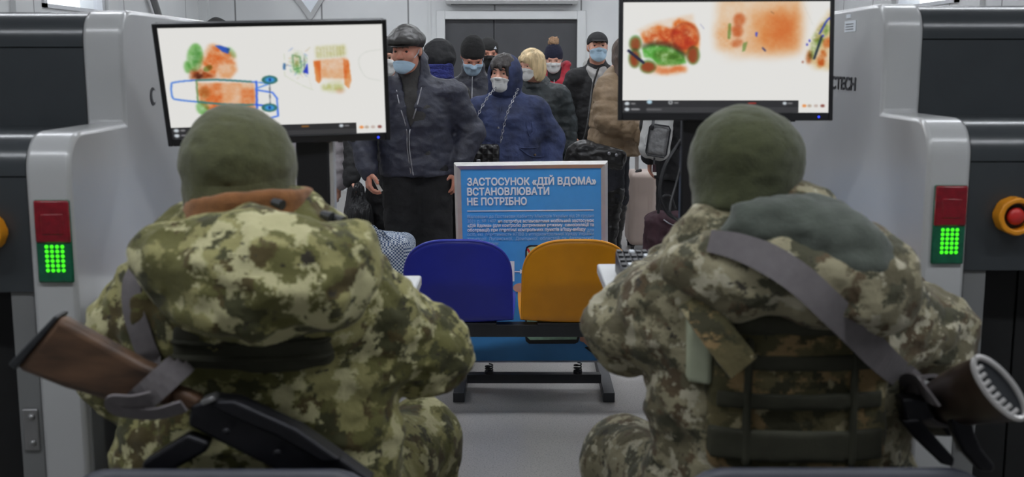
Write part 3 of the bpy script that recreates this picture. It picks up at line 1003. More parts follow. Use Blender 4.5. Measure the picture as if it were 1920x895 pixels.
OR, OR2, OR3, GR, GR2, BL, TL = (242, 142, 62), (246, 180, 128), (215, 100, 30), (126, 196, 104), (92, 160, 88), (44, 96, 220), (50, 110, 96)
def qL(x, y):
    l = 72 + (y - 72) * 93 / 733.0
    r = 1540 + (y - 62) * 45 / 723.0
    return ((x - l) / (r - l), (y - 67) / 728.0)
def paint_left(c):
    q = qL
    Q = lambda *p: [q(x, y) for x, y in p]
    e = lambda x, y, rx, ry, *a, **k: c.ell(q(x, y), (rx / 1475.0, ry / 728.0), *a, **k)
    c.poly(Q((300, 400), (270, 350), (330, 300), (400, 180), (440, 172), (575, 240), (585, 350), (545, 400)), OR2, .85, 3, tex=.35)
    c.poly(Q((360, 300), (430, 185), (540, 230), (575, 300), (470, 310), (440, 390)), OR, .7, 2, tex=.4)
    c.poly(Q((280, 350), (340, 330), (460, 395), (280, 400)), (170, 84, 26), .75, 3, tex=.5)
    e(312, 258, 52, 92, GR, 1, 2, rot=.2, tex=.2)
    e(262, 320, 22, 40, GR, 1, 2)
    e(320, 258, 24, 60, GR2, .6, 3, rot=.2, tex=.5)
    c.poly(Q((440, 182), (470, 182), (540, 205), (528, 240), (490, 225)), (50, 90, 190), 1, 1, mul=False)
    e(550, 230, 20, 40, GR, .6, 2, rot=-.5)
    e(395, 330, 34, 18, GR, .9, 1, rot=-.5)
    e(335, 380, 30, 18, (90, 50, 30), .8, 3, tex=.5)
    # trolley body
    c.poly(Q((320, 420), (700, 430), (712, 620), (420, 632), (340, 560)), OR2, .8, 2, tex=.25)
    c.poly(Q((330, 470), (400, 430), (480, 430), (490, 620), (420, 632), (340, 540)), OR, .8, 3, tex=.35)
    c.poly(Q((470, 425), (620, 430), (640, 560), (490, 600)), (255, 236, 220), .6, 2)
    c.poly(Q((610, 480), (705, 470), (710, 610), (620, 600)), OR, .65, 4, tex=.3)
    e(360, 590, 42, 48, GR, 1, 2, tex=.2)
    e(372, 490, 36, 36, (150, 160, 60), .5, 3)
    fr = spline([(*q(715, 428), 0), (*q(420, 405), 0), (*q(190, 415), 0), (*q(158, 440), 0), (*q(165, 515), 0), (*q(200, 532), 0), (*q(330, 550), 0), (*q(520, 572), 0), (*q(715, 580), 0)], 8)
    fr = [(p.x, p.y) for p in fr]
    c.line(fr, .013, (60, 120, 225), 1, 1, mul=False)
    c.line([p for p in fr if p[0] > .13 and p[0] < .40], .012, (70, 130, 60), .8, 1, mul=False)
    c.line(Q((713, 425), (718, 610)), .016, (50, 100, 230), 1, 1, mul=False)
    c.line(Q((713, 470), (800, 440), (725, 430)), .010, (60, 130, 235), 1, 1, mul=False)
    c.line(Q((713, 480), (820, 500), (850, 540), (858, 660), (700, 700)), .014, (70, 120, 235), 1, 1, mul=False)
    c.line(Q((715, 580), (790, 590)), .016, (50, 100, 230), 1, 1, mul=False)
    c.line(Q((800, 420), (806, 600)), .006, (40, 50, 70), 1, 1, mul=False)
    for y in (415, 602):
        e(800, y, 54, 28, TL, 1, 1, mul=False)
        e(802, y, 34, 17, (70, 160, 235), 1, 2, mul=False)
        e(802, y, 8, 10, (20, 50, 120), 1, 1, mul=False)
    # thin bag of electronics
    for i in range(34):
        r1, r2, r3, r4 = [random.random() for _ in range(4)]
        x, y = 905 + 150 * r1, 230 + 190 * r2
        if x - 905 > 150 or (y > 330 and x < 930):
            continue
        c.line(Q((x, y), (x + (r3 - .5) * 70, y + (r4 - .5) * 70)), .005, random.choice([(120, 200, 110), (60, 110, 220), (200, 190, 150), (60, 170, 120), (240, 190, 140)]), .7, 1)
    e(985, 310, 45, 70, GR, .55, 3, tex=.6)
    e(975, 290, 24, 44, OR2, .5, 3, tex=.6)
    c.line(Q((950, 255), (1000, 270), (1010, 340), (960, 350), (950, 260)), .007, (60, 140, 90), .8, 1)
    c.poly(Q((1020, 370), (1050, 310), (1058, 385)), (50, 70, 210), 1, 1, mul=False)
    c.poly(Q((888, 310), (905, 310), (905, 350), (888, 350)), (60, 110, 170), .9, 1, mul=False)
    c.line(Q((1028, 260), (1030, 380)), .006, (60, 90, 70), .8, 1)
    c.line(Q((895, 240), (900, 390), (1000, 450), (1090, 490)), .003, (190, 210, 160), .8, 1)
    c.line(Q((940, 220), (1010, 230), (1080, 480)), .003, (220, 220, 190), .7, 1)
    # orange frame
    c.poly(Q((1098, 205), (1300, 195), (1308, 270), (1108, 280)), (214, 214, 150), .7, 3, tex=.5)
    for i in range(9):
        c.line(Q((1110 + 22 * i, 205), (1116 + 22 * i, 275)), .004, (200, 170, 110), .5, 1)
    c.poly(Q((1090, 295), (1310, 278), (1330, 320), (1310, 420), (1150, 410), (1140, 430)), OR2, .8, 2, tex=.25)
    c.poly(Q((1088, 300), (1135, 296), (1142, 430), (1128, 448), (1108, 430)), OR, 1, 1)
    c.poly(Q((1285, 290), (1322, 296), (1345, 430), (1330, 490), (1300, 460)), OR, .85, 1, tex=.2)
    c.poly(Q((1150, 360), (1290, 370), (1290, 440), (1150, 420)), (250, 230, 200), .7, 4)
    c.poly(Q((1150, 450), (1280, 440), (1300, 500), (1220, 505), (1150, 490)), (212, 216, 150), .8, 4, tex=.5)
    e(1270, 500, 30, 18, (246, 190, 170), .7, 3)
    c.line([(p.x, p.y) for p in spline([(*q(1540, 232), 0), (*q(1430, 250), 0), (*q(1390, 310), 0), (*q(1440, 410), 0), (*q(1540, 438), 0)], 6)], .004, (206, 214, 206), .8, 1)
    bar(c, .898, .862)
    c.line([(.605, .92), (.635, .92)], .012, (170, 110, 40), 1, 1, mul=False)
def bar(c, y0, x1):
    R = lambda a, b, d, e_: [(a, b), (d, b), (d, e_), (a, e_)]
    c.poly(R(-.1, y0, x1, 1.1), (42, 42, 44), 1, 0, mul=False)
    c.poly(R(.12, y0 + (1 - y0) * .55, x1, 1.1), (58, 58, 60), 1, 0, mul=False)
    for yy in (.28, .75):
        y = y0 + (1 - y0) * yy
        c.ell((.022, y), (.012, .017), (206, 214, 220), 1, 1, mul=False)
        c.line([(.045, y), (.06 if yy < .5 else .082, y)], .014, (150, 150, 152), 1, 1, mul=False)
    y = y0 + (1 - y0) * .25
    c.ell((.79, y), (.010, .016), (206, 214, 220), 1, 1, mul=False)
    c.line([(.808, y), (.825, y)], .012, (140, 140, 142), 1, 1, mul=False)
    for x, k in ((.885, OR), (.91, (190, 170, 150)), (.94, (200, 180, 170)), (.972, (130, 60, 50))):
        c.ell((x, y0 + (1 - y0) * .45), (.010, .014), k, .9, 1, mul=False)
def qR(x, y):
    return ((x - 90) / 1465.0, (y - 8) / 784.0)
def paint_right(c):
    q = qR
    Q = lambda *p: [q(x, y) for x, y in p]
    e = lambda x, y, rx, ry, *a, **k: c.ell(q(x, y), (rx / 1465.0, ry / 784.0), *a, **k)
    c.poly(Q((170, 215), (300, 150), (590, 90), (600, 160), (300, 230)), (250, 224, 200), .7, 3, tex=.3)
    c.poly(Q((215, 230), (340, 165), (440, 200), (450, 150), (490, 125), (600, 165), (635, 260), (630, 350), (540, 380), (400, 310), (240, 300)), OR, 1, 3, tex=.35)
    c.poly(Q((240, 240), (440, 190), (560, 190), (600, 300), (520, 340), (250, 300)), (226, 140, 90), .8, 4, tex=.5)
    e(535, 250, 98, 95, (232, 150, 90), .8, 3, tex=.2)
    e(535, 250, 98, 95, (150, 60, 16), .5, 2, hole=.9)
    e(540, 225, 22, 22, (150, 60, 16), .4, 3, hole=.5)
    e(390, 480, 150, 36, OR2, .9, 5, tex=.4)
    for i in range(7):
        e(340 + 32 * i, 490 + 12 * math.sin(i), 18, 22, OR, .7, 3)
    c.poly(Q((225, 330), (300, 300), (430, 320), (520, 370), (545, 440), (440, 460), (340, 455), (300, 410), (240, 400)), (96, 190, 70), .95, 2, tex=.3)
    e(420, 390, 115, 42, (176, 150, 70), .75, 6, rot=.12, tex=.5)
    c.line([(p.x, p.y) for p in spline([(*q(240, 320), 0), (*q(330, 300), 0), (*q(440, 318), 0), (*q(530, 380), 0)], 6)], .042, (74, 70, 30), .75, 3)
    for x, y, rx, ry in ((178, 300, 42, 54), (175, 405, 42, 66), (270, 465, 56, 44), (592, 385, 44, 62)):
        e(x, y, rx + 3, ry + 4, (104, 176, 100), 1, 2)
        e(x, y + 4, rx - 6, ry - 8, (150, 66, 24), 1, 3, mul=False, tex=.15)
    c.line(Q((130, 352), (236, 436)), .024, (24, 24, 60), 1, 1, mul=False)
    c.line(Q((642, 165), (668, 198)), .006, (150, 150, 200), .8, 1)
    # pale suitcase
    c.poly(Q((760, 8), (1355, 8), (1350, 360), (1290, 375), (980, 395), (880, 380), (760, 340), (750, 240)), (250, 212, 172), .95, 9, tex=.18)
    c.poly(Q((1020, 100), (1200, 40), (1345, 60), (1330, 340), (1100, 370), (990, 320)), (240, 158, 72), .8, 16, tex=.08)
    c.poly(Q((1130, 110), (1320, 90), (1320, 320), (1150, 330)), (236, 140, 40), .6, 16, tex=.05)
    c.poly(Q((755, 180), (850, 150), (880, 340), (760, 330)), (246, 190, 130), .6, 10, tex=.3)
    for x, y, rx, ry, r in ((918, 135, 44, 46, .0), (905, 215, 42, 44, .0), (905, 300, 40, 28, -.35)):
        e(x, y, rx, ry, (214, 104, 34), .85, 3, rot=r, tex=.15)
    c.line(Q((850, 170), (846, 262)), .026, (120, 190, 100), .9, 1)
    c.poly(Q((945, 300), (978, 290), (962, 355), (940, 362)), (120, 190, 110), .9, 1)
    c.poly(Q((1032, 222), (1050, 222), (1044, 256), (1034, 250)), (70, 80, 200), 1, 1, mul=False)
    c.line(Q((1086, 335), (1104, 355)), .014, (60, 60, 110), 1, 1, mul=False)
    c.line(Q((1140, 78), (1160, 92)), .006, (120, 90, 60), .8, 1)
    c.poly(Q((800, 390), (960, 380), (960, 420), (820, 415)), (252, 236, 220), .7, 8)
    # cluttered bag at the edge
    c.poly(Q((1560, 60), (1490, 160), (1420, 310), (1395, 420), (1450, 480), (1560, 490)), (236, 206, 150), .8, 5, tex=.4)
    c.poly(Q((1530, 130), (1440, 250), (1410, 400), (1430, 420), (1560, 200)), GR, .7, 3, tex=.6)
    c.poly(Q((1480, 190), (1530, 140), (1500, 260), (1440, 300)), OR2, .8, 4, tex=.5)
    e(1505, 410, 32, 60, (226, 120, 40), .95, 3, rot=.2, tex=.4)
    e(1415, 400, 18, 50, (200, 100, 40), .8, 3, rot=.1, tex=.4)
    e(1540, 300, 30, 40, (228, 120, 40), .8, 3, tex=.4)
    c.line(Q((1450, 410), (1500, 255)), .020, (30, 46, 60), 1, 1, mul=False)
    c.line(Q((1485, 235), (1530, 150), (1562, 115)), .014, (40, 60, 180), 1, 1, mul=False)
    for x, y in ((1398, 312), (1415, 285), (1510, 250), (1370, 435)):
        e(x, y, 7, 9, (60, 60, 190) if y < 400 else (170, 110, 90), 1, 1, mul=False)
    c.line(Q((1365, 20), (1440, 180)), .003, (210, 214, 206), .7, 1)
    bar(c, .888, .856)
    c.ell((.132, .905), (.013, .018), (180, 210, 226), 1, 1, mul=False)
    c.ell((.235, .908), (.011, .018), (200, 204, 206), 1, 1, mul=False)
    c.ell((.235, .908), (.006, .010), (60, 60, 62), 1, 1, mul=False)
    c.line([(.255, .91), (.272, .91)], .012, (150, 150, 152), 1, 1, mul=False)
    c.line([(.12, .972), (.19, .972)], .012, (110, 110, 112), 1, 1, mul=False)
    c.line([(.615, .916), (.65, .916)], .010, (190, 50, 40), 1, 1, mul=False)

def screen_mat():
    k = NT('monitor_image')
    at_ = k.n('ShaderNodeAttribute', attribute_name='image')
    k.b.inputs['Base Color'].default_value = (0.01, 0.01, 0.012, 1)
    k.b.inputs['Roughness'].default_value = 0.35
    k.l(at_.outputs['Color'], k.b.inputs['Emission Color'])
    k.b.inputs['Emission Strength'].default_value = SCREEN
    return k.m
M['screen'] = screen_mat()

def monitor(ctr, yaw, pit, rol, paint, label, led_u):
    W, H = .54, .31
    D = empty('monitor', ctr, label, 'monitor', 'x-ray operator monitors')
    R = (Matrix.Rotation(yaw, 3, 'Z') @ Matrix.Rotation(pit, 3, 'X') @ Matrix.Rotation(rol, 3, 'Y'))
    D.rotation_euler = R.to_euler()
    l, r, t, b = -W / 2 + .012, W / 2 - .011, H / 2 - .011, -H / 2 + .020
    m = MB()
    m.bx(-W / 2, l, 0, .012, -H / 2, H / 2).bx(r, W / 2, 0, .012, -H / 2, H / 2).bx(l, r, 0, .012, t, H / 2).bx(l, r, 0, .012, -H / 2, b)
    m.build('bezel', M['black_plastic'], D, bev=.002)
    m = MB()
    m.bx(-W / 2 + .001, W / 2 - .001, .010, .024, -H / 2 + .001, H / 2 - .001)
    m.bx(-W * .32, W * .32, .024, .05, -H * .32, H * .34)
    m.build('housing', M['black_plastic'], D, bev=.006)
    c = Canvas(440, 244)
    random.seed(5)
    paint(c)
    img = np.clip(c.a, 0, 1)
    img = np.where(img <= 0.04045, img / 12.92, ((img + .055) / 1.055) ** 2.4)
    nx, ny = c.w, c.h
    xs = l + (np.arange(nx) + .5) / nx * (r - l)
    zs = t - (np.arange(ny) + .5) / ny * (t - b)
    xs[0], xs[-1], zs[0], zs[-1] = l, r, t, b
    V = np.stack([np.tile(xs, ny), np.full(nx * ny, .004), np.repeat(zs, nx)], 1)
    i = (np.arange(ny - 1)[:, None] * nx + np.arange(nx - 1)[None, :]).ravel()
    Q = np.stack([i, i + nx, i + nx + 1, i + 1], 1)
    o = np_mesh('screen', V, Q, M['screen'], D)
    ca = o.data.color_attributes.new('image', 'FLOAT_COLOR', 'POINT')
    ca.data.foreach_set('color', np.concatenate([img.reshape(-1, 3), np.ones((nx * ny, 1))], 1).astype(np.float32).ravel())
    MB().cyl((led_u, -.001, -H / 2 + .009), (led_u, .004, -H / 2 + .009), .0028, 10).build('power_led', M['led_blue'], D)
    for i in range(4):
        MB().bx(led_u - .16 + .03 * i, led_u - .148 + .03 * i, .002, .010, -H / 2 - .003, -H / 2 + .002).build('menu_button', M['black_plastic'], D)
    return D, R
ML, RL = monitor((-.568, 2.715, 1.465), .129, .349, -.024, paint_left, 'wide monitor in a black bezel showing an x-rayed shopping trolley, tilted down', .24)
MR, RR = monitor((.540, 2.870, 1.526), -.067, -.115, -.002, paint_right, 'wide monitor in a black bezel showing x-rayed bottles and a pale suitcase', .235)

def stand(X, Y, z0, D, R, label, hw=.042):
    S = empty('monitor_stand', (X, Y, z0), label, 'monitor stand', 'black columns carrying the monitors')
    O = S.location
    top = D.location.z + .02
    m = MB(O).bx(X - hw, X + hw, Y - .02, Y + .02, z0 + .008, top)
    m.build('column', M['black_plastic'], S, bev=.006)
    MB(O).bx(X + hw - .001, X + hw + .011, Y - .018, Y + .018, z0 + .01, top - .02).build('lit_edge_strip', M['alu'], S, bev=.003)  # pale metal strip put in for the column's lit, reflecting edge
    MB(O).bx(X - .1, X + .1, Y - .08, Y + .055, z0, z0 + .01).build('foot_plate', M['black_plastic'], S, bev=.004)
    p = D.location + R @ Vector((X - D.location.x, .05, 0))
    MB(O).box((X, (p.y + Y) / 2 , (p.z + D.location.z) / 2), (.035, abs(Y - p.y) / 2 + .002, .03)).build('bracket', M['black_plastic'], S, bev=.004)
    return S
stand((588 - 960) / FPX * 2.83, 2.85 - .02, ZD - .02, ML, RL, 'black column stand carrying the monitor with the trolley image')
stand((1308 - 960) / FPX * 2.98, 2.98 - .02 - .045, ZD, MR, RR, 'black column stand with cables, carrying the monitor with the pale suitcase image', .055)

# keyboards on the desks
def keyboard(x0, x1, y0, y1, z, material, label, keys, lift=.02):
    K = empty('keyboard', ((x0 + x1) / 2, (y0 + y1) / 2, z), label, 'keyboard', 'operator keyboards')
    O = K.location
    m = MB(O)
    m.prism([(x0, y0, z), (x0, y0, z + .016 + lift), (x0, y1, z + .036 + lift), (x0, y1, z)], (x1 - x0, 0, 0))
    m.build('case', M[material], K, bev=.004)
    nx_, ny_ = 15, 5
    for i in range(nx_):
        for j in range(ny_):
            x = x0 + (x1 - x0) * (i + .5) / nx_
            y = y0 + (y1 - y0) * (j + .5) / ny_
            zz_ = z + lift + .016 + .02 * (j + .5) / ny_
            MB(O).box((x, y, zz_ + .003), ((x1 - x0) / nx_ * .36, (y1 - y0) / ny_ * .36, .0025)).build('key', M[keys[(i + j * 2) % len(keys)]], K)
    return K
keyboard(.262, .50, 2.60, 2.80, ZD, 'black_plastic', 'black control keyboard on the desk of the soldier with the plate carrier', ['dark_steel', 'dark_steel', 'dark_steel', 'ink_white', 'dark_steel', 'dark_steel', 'dark_steel'])
keyboard(-.62, -.30, 2.60, 2.74, ZD - .02, 'desk', 'pale grey keyboard on the desk of the soldier with the rust collar', ['desk', 'ink_white'], 0.0)
# cables hanging off the right monitor
def cable(pts, r, label):
    o = MB().tube(spline(pts, 10), r, 8).build('cable', M['black_plastic'], smooth=True)
    tag(o, label, 'cable', 'black cables under the right monitor')
cable([at(1300, 222, 2.955), at(1278, 262, 2.93), at(1248, 310, 2.9), at(1238, 360, 2.88), at(1252, 400, 2.87), at(1290, 422, 2.86), at(1330, 452, 2.84), at(1375, 520, 2.8)], .0048, 'thick black cable looping out from the monitor with the pale suitcase image')
cable([at(1296, 238, 2.955), at(1282, 290, 2.935), at(1268, 345, 2.91), at(1256, 392, 2.88), at(1268, 412, 2.86), at(1308, 442, 2.85), at(1360, 520, 2.82)], .003, 'thin black cable hanging beside the thick looping one under the monitor')
# ================================================================== SEATING
def seat_shell(xc, yb, z0, material, parent, org, hw=.226):
    """plastic shell: back seen from behind, curving into the pan"""
    nu, nb_ = 37, 16
    us = [math.sin(PI / 2 * (-1 + 2 * j / (nu - 1))) for j in range(nu)]
    pan = [(yb + .012, z0 - .012), (yb + .035, z0 - .02), (yb + .08, z0 - .012), (yb + .16, z0 + .0), (yb + .26, z0 + .015), (yb + .36, z0 + .025), (yb + .395, z0 + .015), (yb + .405, z0 - .005)]
    V, F = [], []
    for i in range(nb_):
        for u in us:
            h = (1 - i / (nb_ - 1.0)) * (.52 + .48 * (1 - abs(u) ** 2.8) ** (1 / 2.4))
            bow = .05 * min(1, h * 2.2) + .006
            V.append((xc + hw * (1 - .03 * h) * u - org[0], yb - .05 * h ** 1.3 - bow * (1 - u * u) - org[1], z0 + .352 * h - org[2]))
    for (y, z) in pan:
        w_ = hw * (1.02 + .05 * min(1, (y - yb) / .2))
        for u in us:
            V.append((xc + w_ * u - org[0], y - org[1], z - org[2] + .012 * u * u))
    for i in range(nb_ + len(pan) - 1):
        for j in range(nu - 1):
            F.append((i * nu + j, (i + 1) * nu + j, (i + 1) * nu + j + 1, i * nu + j + 1))
    o = link_mesh('seat_shell', V, F, M[material], parent, True)
    s = o.modifiers.new('thick', 'SOLIDIFY')
    s.thickness = .009
    s.offset = 0
    # rolled lip along the free rim of the back
    rim = [Vector(V[i * nu]) for i in reversed(range(1, nb_))] + [Vector(V[j]) for j in range(nu)] + [Vector(V[i * nu + nu - 1]) for i in range(1, nb_)]
    rim = [p for k_, p in enumerate(rim) if k_ == 0 or (p - rim[k_ - 1]).length > .0015]
    MB().tube(rim, .0065, 8).build('rolled_rim', M[material], o, smooth=True)
    return o
BY = 4.62
Z0 = .445
B = empty('bench', (.0, BY + .1, 0), 'row of blue and orange plastic seats on a dark steel beam, backs turned', 'bench')
BO = B.location
sx = lambda px, s=455.0: (px - 960) / s
seats = [(sx(858) - .002, 'blue_plastic'), (sx(1082), 'orange_plastic'), (sx(1338), 'blue_plastic'), (sx(613), 'orange_plastic')]
for x, m_ in seats:
    s_ = seat_shell(x, BY, Z0, m_, B, BO)
    s_['label'] = ('blue' if m_[0] == 'b' else 'orange') + ' plastic seat shell'
MB(BO).bx(-1.12, 1.18, BY + .02, BY + .08, Z0 - .085, Z0 - .03).build('beam', M['dark_steel'], B, bev=.004)
for x, _ in seats:
    MB(BO).bx(x - .16, x + .16, BY + .015, BY + .3, Z0 - .034, Z0 - .022).build('seat_bracket', M['dark_steel'], B, bev=.002)
for x in (-.78, .86):
    m = MB(BO).bx(x - .025, x + .025, BY + .03, BY + .08, .03, Z0 - .08).bx(x - .025, x + .025, BY - .18, BY + .34, 0, .035)
    m.build('leg', M['dark_steel'], B, bev=.003)

# ================================================================== SPRING SIGN
SGc = Vector((.093, 5.104, .592))
SGR = Matrix.Rotation(-.057, 3, 'Z') @ Matrix.Rotation(.041, 3, 'X') @ Matrix.Rotation(-.017, 3, 'Y')
SG = empty('poster_stand', (.093, 5.15, 0), 'blue poster with white lettering in a silver frame on a spring base, behind the seats', 'poster stand')
SO = SG.location
SN = SGR @ Vector((0, -1, 0))
def on_sign(px, py, off=.0):
    """a point on the poster plane, from where the photo shows it"""
    o = Vector((0, 0, CAMH))
    d = at(px, py, 5.0) - o
    c = SGc + SN * off
    t = (c - o).dot(SN) / d.dot(SN)
    return o + d * t
def loc(x, z, y=0.0):
    return SGc + SGR @ Vector((x, y, z)) - SO
W2, H2 = .35, .475
def sbox(m, x0, x1, y0, y1, z0, z1):
    return m.box(SGc + SGR @ Vector(((x0 + x1) / 2, (y0 + y1) / 2, (z0 + z1) / 2)), (abs(x1 - x0) / 2, abs(y1 - y0) / 2, abs(z1 - z0) / 2), SGR)
sbox(MB(SO), -W2 + .01, W2 - .01, .004, .022, -H2 + .01, H2 - .01).build('back_board', M['dark_steel'], SG)
sbox(MB(SO), -W2 + .02, W2 - .02, .001, .004, -H2 + .006, H2 - .02).build('poster', M['poster_blue'], SG)
fm = MB(SO)
def fbar(a, b, inn):
    # mitred snap-frame bar with a slanted inner lip
    pass
for (p, q, ip, iq) in (((-W2, H2), (W2, H2), (-W2 + .03, H2 - .03), (W2 - .03, H2 - .03)), ((W2, H2), (W2, -H2), (W2 - .03, H2 - .03), (W2 - .03, -H2 + .02)),
                       ((W2, -H2), (-W2, -H2), (W2 - .03, -H2 + .008), (-W2 + .03, -H2 + .008)), ((-W2, -H2), (-W2, H2), (-W2 + .03, -H2 + .02), (-W2 + .03, H2 - .03))):
    g = lambda c, y: SGc + SGR @ Vector((c[0], y, c[1]))
    mid1 = (p[0] * .6 + ip[0] * .4, p[1] * .6 + ip[1] * .4)
    mid2 = (q[0] * .6 + iq[0] * .4, q[1] * .6 + iq[1] * .4)
    vs = [g(p, .024), g(q, .024), g(p, -.002), g(q, -.002), g(mid1, -.012), g(mid2, -.012), g(ip, -.001), g(iq, -.001), g(ip, .004), g(iq, .004)]
    fm.add(vs, [(0, 2, 3, 1), (2, 4, 5, 3), (4, 6, 7, 5), (6, 8, 9, 7), (8, 0, 1, 9)])
fm.build('frame', M['alu'], SG)
def print_poly(name, pts, material, off=.0012, parent=SG):
    P = [on_sign(x, y, off) for x, y in pts]
    return MB(SO).prism(P, SN * .0004).build(name, M[material], parent)
srot = SGR.to_euler()
srot = (SGR @ Matrix.Rotation(PI / 2, 3, 'X')).to_euler()
def sign_text(txt, px, py, size, material, pxe=None, bold=0.0, ws=1.0):
    p = on_sign(px, py, .0014)
    fit = None
    if pxe:
        fit = (on_sign(pxe, py) - on_sign(px, py)).length
    return lettering('lettering', txt, size, M[material], SG, p - SO, srot, bold=bold, fit=fit, wspace=ws)
sign_text('ЗАСТОСУНОК «ДІЙ ВДОМА»', 876, 348, .046, 'ink_white', 1118, .0016)
sign_text('ВСТАНОВЛЮВАТИ', 876, 366.5, .046, 'ink_white', 1030, .0016)
sign_text('НЕ ПОТРІБНО', 876, 385, .046, 'ink_white', 988, .0016)
print_poly('rule', [(876, 395.2), (1113, 393), (1113, 394.8), (876, 397)], 'ink_white')
para = [('Відповідно до Постанови Кабінету Міністрів України від 29 грудня', 0), ('2021 р. № 1407 ', 2), ('«Дій Вдома» (для контролю дотримання режиму  самоізоляції та', 1),
        ('обсервації) при перетині контрольних пунктів вʼїзду-виїзду ', 3), ('осіб, які  перетинають КПВВ з непідконтрольної Уряду України', 0), ('території  Луганської,  Донецької  областей  та  Автономної', 0), ('Республіки Крим.', 4)]
for i, (t, kd) in enumerate(para):
    y0, y1 = 409 + 8.35 * i, 407.5 + 8.35 * i
    y = y0 + .4
    if kd == 0:
        sign_text(t, 876.5, y, .0205, 'ink_pale', 1113.5)
    elif kd == 1:
        sign_text(t, 876.5, y, .0205, 'ink_white', 1113.5, .0005)
    elif kd == 2:
        sign_text(t.strip(), 876.5, y, .0205, 'ink_pale', 930)
        sign_text('не потребує встановлення мобільний застосунок', 934, y, .0205, 'ink_white', 1113.5, .0005)
    elif kd == 3:
        sign_text(t.strip(), 876.5, y, .0205, 'ink_white', 1098, .0005)
        sign_text('для', 1101, y, .0205, 'ink_pale', 1113.5)
    else:
        sign_text(t, 876.5, y, .0205, 'ink_pale', 936)
print_poly('white_box', [(880, 490), (964.5, 490), (964.5, 528), (880, 528)], 'ink_white')
p_ = on_sign(947, 513, .0018)
lettering('lettering', 'ня', .03, M['poster_blue'], SG, p_ - SO, srot, bold=.001)
print_poly('arrow', [(965, 508.5), (975, 508.5), (975, 505), (983, 509.5), (975, 514), (975, 510.5), (965, 510.5)], 'ink_white')
ph = [(985, 470), (987, 463), (993, 460), (1078, 458), (1085, 461), (1087, 468), (1087, 632), (1084, 642), (1078, 645), (992, 645), (986, 640), (984.5, 632)]
M['phone_map'] = mat('map_print', (168, 206, 178), 0.4, var=0.12, scale=60)
M['route_red'] = mat('red_print', (204, 52, 60), 0.4)
print_poly('phone_print', ph, 'black_plastic', .0012)
print_poly('map_print', [(988, 472), (990, 465), (996, 463), (1076, 461), (1082, 464), (1083.5, 470), (1083.5, 628), (1081, 637), (994, 638), (988, 632)], 'phone_map', .0018)
print_poly('route_print', [(988.5, 466), (991, 466), (1010, 500), (1040, 520), (1040, 523), (1008, 503), (988.5, 470)], 'route_red', .0024)
thumb = [(974 + 12 * math.cos(q), 540 + 8.5 * math.sin(q)) for q in np.linspace(PI * .5, PI * 1.5, 9)] + [(990, 531), (990, 549)]
print_poly('thumb_print', thumb, 'skin', .003)
print_poly('palm_print', [(1087, 600), (1100, 604), (1116, 622), (1118, 640), (1108, 655), (1094, 642), (1087, 640)], 'skin', .003)
print_poly('sleeve_print', [(1118, 610), (1139, 612), (1139, 672), (1128, 678), (1112, 664), (1096, 652), (1104, 650), (1116, 640)], 'black_cloth', .0034)
# base
FX0, FX1 = -.24, .437
for xa, xb in ((FX0, -.232), (FX1, .446)):
    m = MB(SO).prism([(xa - .026, 4.87, 0), (xa + .026, 4.87, 0), (xb + .026, 5.55, 0), (xb - .026, 5.55, 0)], (0, 0, .045))
    m.build('foot', M['dark_steel'], SG, bev=.003)
MB(SO).bx(FX0 + .03, FX1 - .022, 5.05, 5.10, .036, .078).build('crossbar', M['dark_steel'], SG, bev=.002)
for px in (917, 1083):
    b = at(px, 714, 5.075)
    t_ = on_sign(px, 681, .0)
    pts = []
    for i in range(64):
        a = i / 63.0
        q = a * 3.25 * 2 * PI
        c = Vector((b.x, 5.075, .085)).lerp(Vector((t_.x, 5.105, t_.z + .0)), a)
        pts.append(c + Vector((.017 * math.cos(q), .017 * math.sin(q), 0)))
    sp = MB(SO).tube(pts, .0034, 8).build('spring', M['black_plastic'], SG, smooth=True)
    MB(SO).cyl((b.x, 5.075, .074), (b.x, 5.075, .09), .021, 16).cyl((b.x, 5.075, .09), (b.x, 5.075, .098), .011, 6).build('spring_seat', M['black_plastic'], sp)
# ================================================================== PEOPLE: shared anatomy
def rot(yaw=0.0, pitch=0.0, roll=0.0):
    """head turn: yaw to the viewer's right when facing -Y, pitch looks down, roll tips sideways"""
    return np.array(Matrix.Rotation(yaw, 3, 'Z') @ Matrix.Rotation(pitch, 3, 'X') @ Matrix.Rotation(roll, 3, 'Y'))

